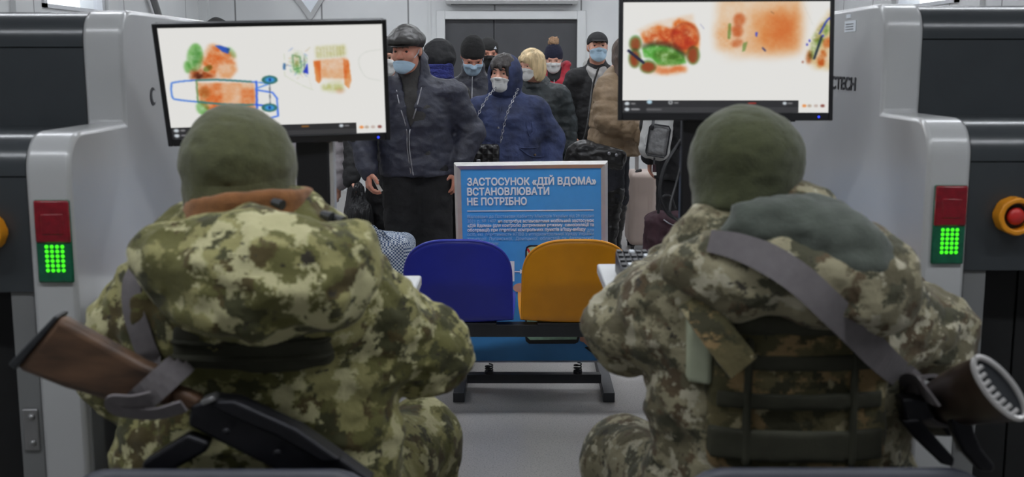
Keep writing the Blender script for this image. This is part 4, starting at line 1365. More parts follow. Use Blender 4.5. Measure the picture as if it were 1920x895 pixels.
def head_sdf(S, c, R, k=1.0, face=True, jaw=1.0):
    """c is the point between the ears; head-local frame looks along -Y"""
    h = lambda *v: npv(c) + R @ (npv(v) * k)
    g = lambda v: npv(v) * k
    S.ell(h(0, .012, .045), g((.076, .096, .085)), .01, R)
    S.ell(h(0, -.025, -.02), g((.066, .07, .085)), .03, R)
    S.ell(h(0, -.05, -.085), g((.042 * jaw, .042, .034)), .035, R)
    S.ell(h(0, .0, -.07), g((.058 * jaw, .06, .045)), .03, R)
    if face:
        S.cap(h(-.034, -.083, .030), h(.034, -.083, .030), .013 * k, k=.018 * k)
        for sx_ in (-1, 1):
            S.ell(h(.033 * sx_, -.098, .010), g((.018, .016, .012)), .008, R, 's')
            S.ell(h(.043 * sx_, -.066, -.022), g((.02, .022, .02)), .02, R)
            S.cap(h(.020 * sx_, -.087, .0205), h(.046 * sx_, -.079, .0175), .0052 * k, k=.004)
            S.cap(h(.020 * sx_, -.084, -.002), h(.046 * sx_, -.077, -.002), .0045 * k, k=.005)
            S.ell(h(.012 * sx_, -.100, -.025), g((.0085, .011, .008)), .006, R)
            S.ell(h(.077 * sx_, .016, .004), g((.011, .02, .032)), .006, R)
        S.cap(h(0, -.090, .020), h(0, -.112, -.021), .0085 * k, .0125 * k, .012 * k)
        S.cap(h(-.020, -.086, -.052), h(.020, -.086, -.052), .006 * k, k=.010 * k)
        S.cap(h(-.017, -.085, -.062), h(.017, -.085, -.062), .0065 * k, k=.008 * k)
        S.cap(h(-.020, -.0945, -.057), h(.020, -.0945, -.057), .0022 * k, k=.004, op='s')
    return S

def hand_sdf(S, w_, d, n_, t_, curl=.35, k=1.0, spread=.1, thumb=.5):
    """w_ wrist, d along the fingers, n_ out of the palm, t_ towards the thumb"""
    w_, d, n_ = npv(w_), npv(d), npv(n_)
    d = d / np.linalg.norm(d)
    n_ = n_ - d * (n_ @ d)
    n_ = n_ / np.linalg.norm(n_)
    t0 = npv(t_)
    t_ = t0 - d * (t0 @ d) - n_ * (t0 @ n_)
    t_ = t_ / np.linalg.norm(t_)
    S.cap(w_ - d * .03, w_ + d * .015 * k, .026 * k, .025 * k, .01, (n_, 1.3))
    offs = (.029, .010, -.010, -.028)
    lens = (.072, .080, .074, .058)
    for i in range(4):
        kn = w_ + (d * (.092 - .006 * abs(i - 1)) + t_ * offs[i] - n_ * .002 * abs(i - 1)) * k
        S.cap(w_ + d * .02 * k + t_ * offs[i] * .7 * k, kn, .015 * k, .0115 * k, .012 * k)
        p = kn
        ang = curl * (.75 + .12 * i)
        dd = d + t_ * spread * (1.2 - i * .8)
        dd = dd / np.linalg.norm(dd)
        for j, fr in enumerate((.45, .31, .24)):
            v = dd * math.cos(ang) + n_ * math.sin(ang)
            q = p + v * lens[i] * fr * k
            r0 = (.0098, .0086, .0078)[j] * k
            S.cap(p, q, r0, r0 * .88, .0035)
            p = q
            ang += curl * (1.25, .9, .6)[j]
    b = w_ + (d * .022 + t_ * .026 + n_ * .008) * k
    m_ = b + (d * .032 + t_ * (.028 + .012 * thumb) + n_ * .016) * k
    e = m_ + (d * .030 + t_ * .008 * thumb + n_ * .010) * k
    S.cap(w_ + d * .015 * k + t_ * .01 * k, b, .018 * k, .017 * k, .012)
    S.cap(b, m_, .0155 * k, .0115 * k, .008)
    S.cap(m_, e, .0112 * k, .0092 * k, .004)
    return S

def eyes(parent, c, R, k, org, mask=None):
    for sx_ in (-1, 1):
        m = MB(org)
        p = npv(c) + R @ (npv((.033 * sx_, -.0755, .0085)) * k)
        m.ball(p, .0115 * k, 14, 10, Matrix(R) @ Matrix.Rotation(PI / 2, 3, 'X'))
        o = link_mesh('eye', m.v, m.f, [M['eye_white'], M['iris']], parent, True)
        for po in o.data.polygons:
            v = Vector(R.T @ npv(po.center + Vector(org) - Vector(p)))
            if v.y < -.0072 * k:
                po.material_index = 1

def brows(parent, c, R, k, org, material='brow'):
    for sx_ in (-1, 1):
        h = lambda *v: npv(c) + R @ (npv(v) * k)
        pts = spline([h(.014 * sx_, -.097, .030), h(.032 * sx_, -.0955, .036), h(.050 * sx_, -.083, .030)], 5)
        MB(org).tube(pts, [.0042 * k] * (len(pts) - 1) + [.0015], 6).build('eyebrow', M[material], parent, smooth=True)

def wrap_patch(name, F, c, R, k, th0, zb, zt, off, material, parent, org, n=(41, 25), blur=2, thick=.0025, y0=-.01, zdrop_t=.03, zdrop_b=.05):
    """cloth patch laid around the front of a head: rays out of the head's vertical axis, last crossing of F"""
    nu, nv = n
    th = np.linspace(-th0, th0, nu)
    P0, D = [], []
    for j in range(nv):
        for i in range(nu):
            q = th[i] / th0
            a, b = zb + zdrop_b * q * q, zt - zdrop_t * q * q
            z = a + (b - a) * j / (nv - 1)
            P0.append(npv(c) + R @ (npv((0, y0, z)) * k))
            D.append(R @ npv((math.sin(th[i]), -math.cos(th[i]), 0)))
    P0, D = np.array(P0), np.array(D)
    rs = np.arange(.02, .17, .0025)
    P = (P0[:, None, :] + D[:, None, :] * rs[None, :, None]).reshape(-1, 3)
    d = F(P).reshape(len(P0), -1)
    ins = d < 0
    last = np.where(ins.any(1), ins.shape[1] - 1 - np.argmax(ins[:, ::-1], axis=1), 0)
    r = rs[last].reshape(nv, nu)
    for _ in range(blur):
        p = np.pad(r, 1, mode='edge')
        avg = (p[:-2, 1:-1] + p[2:, 1:-1] + p[1:-1, :-2] + p[1:-1, 2:] + 2 * p[1:-1, 1:-1]) / 6
        r = np.maximum(r * .6 + avg * .4, avg)
    r = r + off
    Pt = P0 + D * r.reshape(-1, 1)
    V = list(Pt - npv(org))
    Fc = [(j * nu + i, j * nu + i + 1, (j + 1) * nu + i + 1, (j + 1) * nu + i) for j in range(nv - 1) for i in range(nu - 1)]
    o = link_mesh(name, V, Fc, M[material] if isinstance(material, str) else material, parent, True)
    s = o.modifiers.new('thick', 'SOLIDIFY')
    s.thickness = thick
    s.offset = 1
    return o

# ================================================================== THE TWO SOLDIERS
def P3(u, v, Y):
    return A(u, v, Y)

def office_chair(x, y, zt, label):
    C = empty('office_chair', (x, y, 0), label, 'chair', 'dark operator chairs')
    O = C.location
    S = SDF().box((x, y - .245, zt - .21), (.235, .02, .215), .02, R=rot(0, -.08, 0))
    S = SDF()
    S.cap((x - .17, y - .25, zt - .06), (x + .17, y - .25, zt - .06), .06, k=.05, flat=((0, 1, 0), 2.6))
    S.cap((x - .16, y - .235, zt - .34), (x + .16, y - .235, zt - .34), .07, k=.12, flat=((0, 1, 0), 2.6))
    S.box((x, y - .243, zt - .2), (.215, .026, .17), .02, k=.03)
    solid('backrest', S, .009, M['chair_plastic'], C, O)
    S = SDF().box((x, y, .505), (.235, .235, .04), .035)
    solid('seat', S, .01, M['black_cloth'], C, O)
    MB(O).ribbon([(x, y - .26, zt - .3), (x, y - .27, .58), (x, y - .22, .47), (x, y - .05, .462)], .07, .012, (0, 1, .3)).build('back_bar', M['black_plastic'], C)
    MB(O).cyl((x, y, .08), (x, y, .47), .028, 16).build('gas_column', M['dark_steel'], C, smooth=True)
    for i in range(5):
        q = 2 * PI * i / 5 + .3
        e = (x + .29 * math.cos(q), y + .29 * math.sin(q))
        l_ = MB(O).tube([(x, y, .11), (e[0], e[1], .075)], [.026, .018], 10).build('base_leg', M['black_plastic'], C, smooth=True)
        MB(O).cyl((e[0] - .012, e[1], .028), (e[0] + .012, e[1], .028), .028, 14).tube([(e[0], e[1], .03), (e[0], e[1], .075)], .009, 8).build('caster', M['black_plastic'], l_, smooth=True)
    return C

def seated_body(root_name, head, Rh, neck, chest, pelvis, shL, elL, wrL, shR, elR, wrR, knL, anL, knR, anR, org, label, hands):
    """bare figure under the clothes, one continuous surface"""
    S = SDF()
    hd_c = npv(head) + npv(Rh) @ npv((0, 0, -.038))
    head_sdf(S, hd_c, Rh, .88)
    S.cap(neck, hd_c + npv((0, 0, -.03)), .06, .056, .03)
    S.cap(pelvis, chest, .135, .14, .05, ((0, 1, 0), 1.35))
    S.cap(npv(shL) * .75 + npv(shR) * .25, npv(shL) * .25 + npv(shR) * .75, .085, k=.06)
    S.cap(chest, neck, .1, .062, .05)
    for sh, el, wr in ((shL, elL, wrL), (shR, elR, wrR)):
        S.cap(sh, el, .055, .043, .03)
        S.cap(el, wr, .042, .028, .02)
    for sg, kn, an in ((-1, knL, anL), (1, knR, anR)):
        hp = npv(pelvis) + npv((.09 * sg, .02, -.02))
        S.cap(hp, kn, .085, .058, .05)
        S.cap(kn, an, .056, .04, .02)
        S.cap(an, npv(an) + npv((0, .13, -.05)), .04, .034, .03)
    for hd in hands:
        hand_sdf(S, *hd)
    o = solid(root_name, S, .008, M['skin'], None, org)
    o.location = org
    tag(o, label, 'person', 'seated soldiers at the monitors')
    return o, S

# ---------------------------------------------------------------- soldier with the rust collar
YL = 1.95
oL = npv((-.46, YL, 0))
headL = P3(448, 329, YL + .02)
RhL = rot(PI + .05, .10, .03)
shLL, elLL, wrLL = P3(246, 622, 1.97), P3(238, 705, 2.03), P3(330, 525, 2.47)
shLR, elLR, wrLR = P3(682, 590, 1.97), P3(796, 660, 2.06), P3(640, 518, 2.5)
neckL, chestL, pelvL = P3(462, 450, 1.95), P3(480, 600, 1.97), npv((-.44, 1.97, .70))
knLL, knLR = npv((-.70, 2.42, .66)), npv((-.20, 2.36, .70))
anLL, anLR = npv((-.70, 2.32, .10)), npv((-.24, 2.36, .10))
soldA, bodyA = seated_body('person', headL, RhL, neckL, chestL, pelvL, shLL, elLL, wrLL, shLR, elLR, wrLR, knLL, anLL, knLR, anLR, oL,
    'soldier in camouflage with a rust collar and big hood, seated before the trolley image',
    [(wrLL, (.25, .9, -.05), (0, 0, -1), (1, 0, 0), .3), (wrLR, (-.25, .9, -.05), (0, 0, -1), (-1, 0, 0), .3)])
def trousers(root, org, pelvis, knees, ankles, material, fold):
    S = SDF()
    S.cap(npv(pelvis) + npv((-.06, -.02, 0)), npv(pelvis) + npv((.06, -.02, 0)), .15, k=.05)
    for sg, kn, an in ((-1, knees[0], ankles[0]), (1, knees[1], ankles[1])):
        hp = npv(pelvis) + npv((.10 * sg, .0, -.01))
        S.cap(hp, kn, .112, .088, .05)
        S.cap(kn, npv(an) + npv((0, 0, .03)), .086, .07, .03)
    o = solid('trousers', S, .010, M[material], root, org, fold)
    for an in ankles:
        S2 = SDF()
        S2.cap(npv(an) + npv((0, 0, .16)), an, .062, .055, .03)
        S2.cap(npv(an) + npv((0, -.03, -.045)), npv(an) + npv((0, .16, -.05)), .05, .045, .03)
        S2.plane((0, 0, 0.0), (0, 0, -1))
        solid('boot', S2, .012, M['leather'], root, org)
    return o
trousers(soldA, oL, pelvL, (knLL, knLR), (anLL, anLR), 'camo_a', (.008, (9, 9, 9)))

J = SDF()
J.cap(P3(490, 930, 1.96), P3(482, 600, 1.955), .268, .232, .05, ((0, 1, 0), 1.5))
J.cap(P3(335, 575, 1.965), P3(610, 568, 1.965), .10, k=.06)
J.cap(P3(470, 480, 1.93), P3(480, 560, 1.93), .12, .17, .06, ((0, 1, 0), 1.2))
J.cap(shLL, elLL, .080, .076, .05, quilt=(.004, .055, 't'))
J.cap(elLL, npv(wrLL) * .97 + elLL * .03, .076, .056, .03, quilt=(.004, .05, 't'))
J.cap(shLR, elLR, .086, .078, .05, quilt=(.005, .055, 't'))
J.cap(elLR, npv(wrLR) * .97 + elLR * .03, .080, .056, .03, quilt=(.004, .05, 't'))
FOLD = [(-.010, (7, 7, 12)), (.006, (16, 16, 24))]
J.plane((0, 0, .60), (0, 0, -1), .03)
jackS_A = J
jackA = solid('jacket', J, .0075, M['camo_a'], soldA, oL, FOLD)
# big folded hood on the back
H = SDF()
H.ell(P3(480, 485, 1.78), (.186, .105, .072), .05)
H.ell(P3(485, 535, 1.74), (.150, .098, .082), .06)
H.ell(P3(478, 452, 1.86), (.125, .10, .045), .05)
H.cap(P3(300, 468, 1.80), P3(345, 550, 1.76), .036, k=.04)
H.cap(P3(658, 472, 1.80), P3(632, 552, 1.76), .036, k=.04)
H.cap(P3(355, 572, 1.70), P3(480, 612, 1.668), .022, k=.02)
H.cap(P3(480, 612, 1.668), P3(620, 570, 1.70), .022, k=.02)
hoodA = solid('hood', H, .006, M['camo_a'], jackA, oL, [(-.011, (6, 6, 10)), (.005, (18, 18, 24))])
# drawcord toggles at the hood
for px, py in ((520, 379), (612, 402), (635, 410)):
    MB(oL).tube([P3(px - 8, py, 1.83), P3(px + 10, py + 6, 1.82)], [.007, .009], 8).build('toggle', M['dark_steel'], hoodA, smooth=True)
# fleece collar
C_ = SDF()
cN = P3(466, 397, 1.945)
C_.cap(cN + npv((0, -.005, -.03)), cN + npv((.006, -.005, .03)), .113, .109, .01)
C_.cap(cN + npv((0, .0, -.2)), cN + npv((.006, 0, .2)), .085, k=.006, op='s')
C_.plane(P3(466, 362, 1.945), (-.10, .1, 1), .012)
solid('collar', C_, .006, M['fleece_rust'], soldA, oL, (.004, (14, 14, 40)))
# beanie with a turned edge
def beanie_soldier(root, org, c, R, rx, top, foldz, lean, material, brim):
    S = SDF()
    h = lambda *v: npv(c) + R @ npv(v)
    S.ell(h(0, .005, .022), (rx, .122, top - .022), .012, R)
    S.cap(h(0, .005, -.055), h(0, .005, .03), rx - .004, rx, .03, (R @ npv((0, 1, 0)), .86))
    S.plane(h(0, 0, brim), R @ npv((0, .0, -1)) + npv(lean), .008)
    o = solid('fleece_hat', S, .005, M[material], root, org, [(.0035, (9, 9, 16)), (.0015, (40, 40, 60))])
    return S, o
bS, bo = beanie_soldier(soldA, oL, headL, RhL, .0945, .090, .0, (.12, 0, 0), 'fleece_olive', -.052)
cuff = SDF()
h_ = lambda *v: npv(headL) + RhL @ npv(v)
cuff.cap(h_(0, .005, -.055), h_(0, .005, .016), .0955, .0985, .01, (RhL @ npv((0, 1, 0)), .86))
cuff.plane(h_(0, 0, -.050), RhL @ npv((0, 0, -1)) + npv((.12, 0, 0)), .008)
cuff.plane(h_(0, 0, .020), RhL @ npv((0, 0, 1)) + npv((.06, 0, 0)), .006)
solid('hat_cuff', cuff, .005, M['fleece_olive'], bo, oL, [(.003, (9, 9, 16)), (.0015, (40, 40, 60))])
# dark carrier band below the hood
Vv = SDF()
Vv.cap(P3(490, 930, 1.955), P3(482, 600, 1.95), .296, .262, .05, ((0, 1, 0), 1.5))
Vv.plane(P3(460, 700, 1.78), (0, 0, -1), .02)
Vv.plane(P3(460, 610, 1.78), (0, 0, 1), .02)
Vv.plane(P3(618, 650, 1.78), (1, 0, 0), .02)
Vv.plane(P3(312, 650, 1.78), (-1, 0, 0), .02)
carA = solid('carrier_vest', Vv, .008, M['olive_nylon'], soldA, oL, (.005, (10, 10, 14)))
for v0, v1 in ((640, 652), (668, 682)):
    sv = SDF()
    sv.p = list(Vv.p)
    sv = Vv.copy()
    g_ = sv.p[0]
    sv.p[0] = ('cap', 'u', .05, g_[3], g_[4], g_[5] + .007, g_[6] + .007, g_[7], None)
    sv.plane(P3(460, v1, 1.78), (0, 0, -1), .003)
    sv.plane(P3(460, v0, 1.78), (0, 0, 1), .003)
    solid('webbing', sv, .006, M['olive_nylon'], carA, oL)

# ---------------------------------------------------------------- soldier with the plate carrier
YR = 1.95
oR = npv((.44, YR, 0))
headR = P3(1397, 326, YR + .04)
RhR = rot(PI - .15, .22, -.06)
shRL, elRL, wrRL = P3(1262, 580, 1.98), P3(1180, 612, 2.06), P3(1262, 492, 2.54)
shRR, elRR, wrRR = P3(1640, 596, 1.99), P3(1742, 632, 2.05), P3(1600, 492, 2.5)
neckR, chestR, pelvR = P3(1415, 440, 1.96), P3(1450, 610, 1.97), npv((.46, 1.97, .70))
knRL, knRR = npv((.245, 2.34, .665)), npv((.72, 2.40, .66))
anRL, anRR = npv((.27, 2.34, .10)), npv((.72, 2.3, .10))
soldB, bodyB = seated_body('person', headR, RhR, neckR, chestR, pelvR, shRL, elRL, wrRL, shRR, elRR, wrRR, knRL, anRL, knRR, anRR, oR,
    'soldier in a camouflage plate carrier, hood lined in grey fleece, seated with his back turned',
    [(wrRL, (.45, .7, .12), (.35, .1, -1), (1, -.3, .2), .35), (wrRR, (-.25, .9, -.05), (0, 0, -1), (-1, 0, 0), .3)])
trousers(soldB, oR, pelvR, (knRL, knRR), (anRL, anRR), 'camo_b', (.008, (9, 9, 9)))
J = SDF()
J.cap(P3(1462, 930, 1.965), P3(1452, 600, 1.955), .245, .225, .05, ((0, 1, 0), 1.5))
J.cap(P3(1325, 562, 1.965), P3(1570, 560, 1.965), .10, k=.06)
J.cap(P3(1430, 470, 1.94), P3(1450, 560, 1.93), .12, .17, .06, ((0, 1, 0), 1.2))
J.cap(shRL, elRL, .086, .076, .05, quilt=(.004, .05, 't'))
J.cap(elRL, npv(wrRL) * .95 + elRL * .05, .076, .046, .03, quilt=(.004, .045, 't'))
J.cap(shRR, elRR, .086, .076, .05, quilt=(.005, .045, 't'))
J.cap(elRR, npv(wrRR) * .95 + elRR * .05, .078, .054, .03, quilt=(.004, .045, 't'))
J.plane((0, 0, .60), (0, 0, -1), .03)
jackS_B = J
jackB = solid('jacket', J, .0075, M['camo_b'], soldB, oR, FOLD)
H = SDF()
H.ell(P3(1500, 500, 1.815), (.19, .08, .068), .05, rot(0, 0, .10))
H.ell(P3(1560, 545, 1.795), (.13, .072, .062), .05, rot(0, 0, .3))
H.ell(P3(1638, 512, 1.85), (.058, .075, .068), .05)
H.cap(P3(1275, 500, 1.84), P3(1380, 560, 1.79), .034, .038, .05)
H.cap(P3(1335, 425, 1.90), P3(1490, 380, 1.93), .024, .026, .03)
H.cap(P3(1640, 470, 1.87), P3(1490, 384, 1.93), .026, .026, .03)
hoodS_B = H
hoodB = solid('hood', H, .006, M['camo_b'], jackB, oR, [(-.006, (7, 7, 12)), (.004, (18, 18, 24))])
H = SDF()
H.ell(P3(1520, 450, 1.815), (.132, .062, .058), .03, rot(0, 0, .28))
H.ell(P3(1450, 440, 1.835), (.105, .06, .042), .05, rot(0, 0, -.2))
H.ell(P3(1580, 490, 1.79), (.085, .058, .05), .05, rot(0, 0, .3))
linS_B = H
solid('hood_lining', H, .006, M['fleece_grey'], hoodB, oR, [(-.009, (8, 8, 12)), (.003, (22, 22, 30))])
bS2, bo2 = beanie_soldier(soldB, oR, headR, RhR, .0945, .094, .0, (-.15, 0, 0), 'fleece_olive_dark', -.085)
# crown patch of the hat sits a little proud
cr = SDF()
hr = lambda *v: npv(headR) + RhR @ npv(v)
cr.ell(hr(0, .005, .022), (.097, .1245, .0755), .012, RhR)
cr.plane(hr(0, 0.0, .058), RhR @ npv((.16, .25, -1)), .006)
solid('hat_crown', cr, .005, M['fleece_olive'], bo2, oR, [(.003, (9, 9, 16)), (.0015, (40, 40, 60))])
# plate carrier
def carrier(grow, u0, u1, v0, v1, k=.015):
    s = SDF()
    s.cap(P3(1466, 930, 1.955), P3(1462, 590, 1.945), .245 + grow, .232 + grow, .05, ((0, 1, 0), 1.5))
    s.plane(P3(1500, v1, 1.77), (0, 0, -1), k)
    s.plane(P3(1500, v0, 1.77), (0, 0, 1), k)
    s.plane(P3(u1, 720, 1.77), (1, 0, 0), k)
    s.plane(P3(u0, 720, 1.77), (-1, 0, 0), k)
    s.plane((0, 1.9, 1), (0, 1, 0), .01)
    return s
pc = solid('plate_carrier', carrier(.022, 1335, 1690, 590, 905, .03), .007, M['camo_c'], soldB, oR, [(.004, (9, 9, 14))])
for (u0, u1, v0, v1) in ((1368, 1610, 588, 634), (1350, 1672, 668, 700), (1352, 1668, 742, 774), (1340, 1672, 812, 872)):
    solid('webbing_row', carrier(.030, u0, u1, v0, v1, .004), .006, M['olive_nylon'], pc, oR)
solid('drag_handle', carrier(.036, 1378, 1600, 596, 626, .006), .006, M['olive_nylon'], pc, oR)
solid('side_patch', carrier(.026, 1299, 1344, 590, 735, .004), .006, M['pale_patch'], pc, oR)
for a_ in (.036, ):
    for u0 in (1399, 1600):
        solid('webbing_strap', carrier(.034, u0, u0 + 16, 636, 880, .003), .006, M['olive_nylon'], pc, oR)
# shoulder straps of the carrier run up and over under the hood
MB(oR).ribbon(spline([P3(1300, 560, 1.80), P3(1340, 620, 1.765), P3(1395, 690, 1.752)], 6), .055, .008, (0, -1, .2)).build('shoulder_strap', M['camo_c'], pc)

# ---------------------------------------------------------------- rifles
def flat_piece(m, pts, Y0, Y1, slope=None):
    """slab outlined by pixel points lying in the vertical plane from Y0 (left end) to Y1 (right end), real thickness"""
    us = [p[0] for p in pts]
    u0, u1 = min(us), max(us)
    P = [at(u, v, Y0 + (Y1 - Y0) * (u - u0) / max(1e-6, u1 - u0)) for u, v in pts]
    return P
RA = empty('rifle', at(300, 740, 1.70), 'rifle with solid brown wooden stock slung behind the soldier with the rust collar', 'rifle', 'slung rifles')
AO = RA.location
def slab(name, pts, Y0, Y1, th, material, parent, bev=.006, org=AO):
    P = flat_piece(None, pts, Y0, Y1)
    o = MB(org).prism(P, (0, th, 0)).build(name, material, parent, bev=bev, seg=3)
    return o
def stock_sdf(name, pts, radii, flat, material, org, parent, h=.005, k=.02, plane=None):
    S = SDF()
    for i in range(len(pts) - 1):
        S.cap(pts[i], pts[i + 1], radii[i], radii[i + 1], k, flat)
    if plane:
        for p in plane:
            S.plane(*p)
    return solid(name, S, h, material, parent, org, None), S
# stock: tapering from the butt to the wrist
axA = [P3(40, 632, 1.715), P3(58, 640, 1.715), P3(150, 672, 1.705), P3(240, 708, 1.695), P3(300, 732, 1.69)]
dirA = axA[-1] - axA[0]
dirA = dirA / np.linalg.norm(dirA)
butt_dir = P3(105, 598, 1.715) - P3(14, 683, 1.715)
butt_dir = butt_dir / np.linalg.norm(butt_dir)
bn = np.cross(butt_dir, npv((0, 1, 0)))
if bn @ dirA > 0:
    bn = -bn
stA = MB(AO).prism(flat_piece(None, [(107, 595), (268, 684), (300, 698), (328, 722), (318, 768), (272, 756), (205, 755), (120, 731), (25, 693)], 1.70, 1.68), (0, .036, 0)).build('stock', M['wood'], RA, bev=.012, seg=4)
slab('butt_plate', [(102, 592), (110, 597), (27, 695), (14, 684)], 1.695, 1.695, .044, M['dark_steel'], RA, .003)
# sling wrapped round the wrist of the stock
for i, (u, v) in enumerate(((282, 716), (296, 722), (310, 728))):
    c0 = P3(u, v, 1.70)
    ring_ = []
    for q in range(21):
        a = 2 * PI * q / 20
        up_ = butt_dir * (.047 + .002 * i)
        ring_.append(Vector(c0 + up_ * math.cos(a) + npv((0, .032, 0)) * math.sin(a)))
    nf = [Vector((butt_dir * math.cos(2 * PI * q / 20) + npv((0, 1, 0)) * math.sin(2 * PI * q / 20))) for q in range(21)]
    MB(AO).ribbon(ring_, .02, .006, nf).build('sling_wrap', M['webbing'], RA)
def drape(pts, fields, lift=.007, y0=1.45, y1=2.2):
    out = []
    ys = np.arange(y0, y1, .004)
    for u, v in pts:
        P = np.array([A(u, v, y) for y in ys])
        ins = np.zeros(len(ys), bool)
        for F in fields:
            ins |= F(P) < 0
        y = ys[np.argmax(ins)] - lift if ins.any() else 1.75
        out.append(P3(u, v, y))
    for _ in range(2):
        out = [out[0]] + [np.array([q[0], min(q[1], (p[1] + q[1] + r[1]) / 3), q[2]]) for p, q, r in zip(out, out[1:], out[2:])] + [out[-1]]
    return out
slA = spline(drape([(262, 500), (250, 530), (250, 580), (262, 620), (276, 655), (296, 690)], [jackS_A], .018) + [P3(304, 716, 1.672)], 8)
slingA = MB(AO).ribbon(slA, [.032 + .012 * math.sin(PI * i / (len(slA) - 1)) for i in range(len(slA))], .004, (-.35, -1, .1)).build('sling', M['webbing'], RA)
slA2 = spline([P3(286, 745, 1.668), P3(250, 752, 1.665), P3(212, 752, 1.668), P3(222, 770, 1.675), P3(290, 776, 1.672), P3(345, 762, 1.665)], 6)
MB(AO).ribbon(slA2, .022, .005, (0, -1, -.5)).build('sling', M['webbing'], RA)
slab('rear_grip_wood', [(318, 728), (345, 736), (378, 752), (360, 775), (322, 762)], 1.68, 1.675, .034, M['wood'], RA, .008)
slab('receiver', [(356, 762), (400, 748), (440, 752), (560, 806), (640, 862), (700, 905), (600, 930), (520, 885), (420, 835), (352, 800)], 1.675, 1.655, .04, M['gun'], RA, .006)
slab('dust_cover', [(378, 756), (438, 752), (556, 806), (640, 866), (606, 872), (520, 822), (420, 778)], 1.668, 1.648, .03, M['gun'], RA, .006)
slab('rear_sight', [(374, 753), (398, 744), (404, 752), (380, 762)], 1.663, 1.66, .03, M['steel'], RA, .002)
slab('magazine', [(266, 868), (350, 816), (392, 832), (384, 850), (330, 880), (280, 915), (262, 900)], 1.672, 1.665, .032, M['gun'], RA, .006)
MB(AO).cyl(P3(628, 884, 1.668), P3(760, 985, 1.66), .014, 16).build('handguard', M['dark_wood'], RA, smooth=True)
MB(AO).cyl(P3(745, 974, 1.662), P3(860, 1060, 1.66), .008, 14).build('barrel', M['gun'], RA, smooth=True)
for pq in ((424, 810, 1.653), (520, 850, 1.65)):
    MB(AO).ball(P3(*pq), (.006, .004, .006), 12, 6).build('pin', M['gun'], RA, smooth=True)

RB = empty('rifle', at(1760, 740, 1.72), 'rifle whose pale ribbed oval butt plate faces the viewer, beside the plate carrier', 'rifle', 'slung rifles')
BOo = RB.location
bc = P3(1872, 728, 1.60)
fw = P3(1735, 735, 1.86) - bc
Lw = np.linalg.norm(fw)
fw = fw / Lw
upv = P3(1836, 674, 1.60) - P3(1908, 782, 1.60)
upv = upv - fw * (upv @ fw)
upv = upv / np.linalg.norm(upv)
sdv = np.cross(fw, upv)
stv, stf = [], []
nring = 24
secs = [(0, .055, .020), (.02, .056, .021), (.08, .054, .024), (.16, .049, .024), (.23, .041, .024), (.29, .036, .023)]
for (a, ru, rs_) in secs:
    cc = bc + fw * a - upv * (.10 * a)
    for j in range(nring):
        q = 2 * PI * j / nring
        stv.append(cc + upv * ru * math.copysign(abs(math.cos(q)) ** .85, math.cos(q)) + sdv * rs_ * math.copysign(abs(math.sin(q)) ** .85, math.sin(q)))
for i in range(len(secs) - 1):
    for j in range(nring):
        stf.append((i * nring + j, i * nring + (j + 1) % nring, (i + 1) * nring + (j + 1) % nring, (i + 1) * nring + j))
stf += [tuple(range(nring - 1, -1, -1)), tuple(range((len(secs) - 1) * nring, len(secs) * nring))]
MB(BOo).add(stv, stf).build('stock', M['dark_wood'], RB, smooth=True)
rimp = [Vector(bc - fw * .003 + upv * .054 * math.cos(2 * PI * j / 40) + sdv * .020 * math.sin(2 * PI * j / 40)) for j in range(41)]
bp = MB(BOo).tube(rimp, .0045, 8, cap=False).build('butt_plate', M['alu'], RB, smooth=True)
bp['label'] = 'pale oval rim of the butt plate'
bd = []
for j in range(36):
    bd.append(bc - fw * .002 + upv * .052 * math.cos(2 * PI * j / 36) + sdv * .018 * math.sin(2 * PI * j / 36))
MB(BOo).prism([Vector(p) for p in bd], Vector(fw * .004)).build('butt_pad', M['dark_steel'], RB)
for j in range(8):
    t_ = -.040 + .080 * j / 7
    hw_ = .018 * math.sqrt(max(0, 1 - (t_ / .052) ** 2))
    p0 = bc - fw * .004 + upv * t_ - sdv * hw_
    p1 = bc - fw * .004 + upv * t_ - sdv * (hw_ - .012)
    MB(BOo).cyl(p0, p1, .0036, 8).build('rib', M['alu'], RB, smooth=True)
e_ = bc + fw * .29 - upv * .029
MB(BOo).box(Vector(e_ + fw * .12 - upv * .02), (.02, .15, .034), Matrix((sdv, fw, upv)).transposed()).build('receiver', M['gun'], RB, bev=.006)
MB(BOo).cyl(e_ + fw * .24 - upv * .02, e_ + fw * .5 - upv * .03, .012, 14).build('barrel', M['gun'], RB, smooth=True)
# curved magazine and pistol grip
def slab2(name, pts, Y0, Y1, th, material, bev=.005):
    return MB(BOo).prism(flat_piece(None, pts, Y0, Y1), (0, th, 0)).build(name, material, RB, bev=bev, seg=3)
slab2('magazine', [(1786, 786), (1822, 782), (1828, 810), (1842, 844), (1868, 876), (1862, 888), (1836, 884), (1806, 850), (1790, 816)], 1.76, 1.74, .03, M['gun'])
slab2('pistol_grip', [(1690, 790), (1726, 786), (1742, 806), (1792, 862), (1788, 878), (1766, 872), (1716, 824)], 1.80, 1.78, .03, M['gun'])
slab2('trigger_guard', [(1690, 750), (1740, 748), (1756, 786), (1700, 800)], 1.80, 1.80, .04, M['gun'])
slB = spline(drape([(1330, 452), (1380, 462), (1440, 486), (1500, 525), (1560, 580), (1610, 630), (1660, 678), (1700, 712)], [jackS_B, hoodS_B, linS_B, carrier(.03, 1335, 1690, 590, 905)], .012) + [P3(1745, 738, 1.735)], 8)
MB(BOo).ribbon(slB, [.036 + .014 * min(1, i / 16.0) for i in range(len(slB))], .004, (0, -1, .25)).build('sling', M['webbing'], RB)
cw = bc + fw * .235 - upv * .02
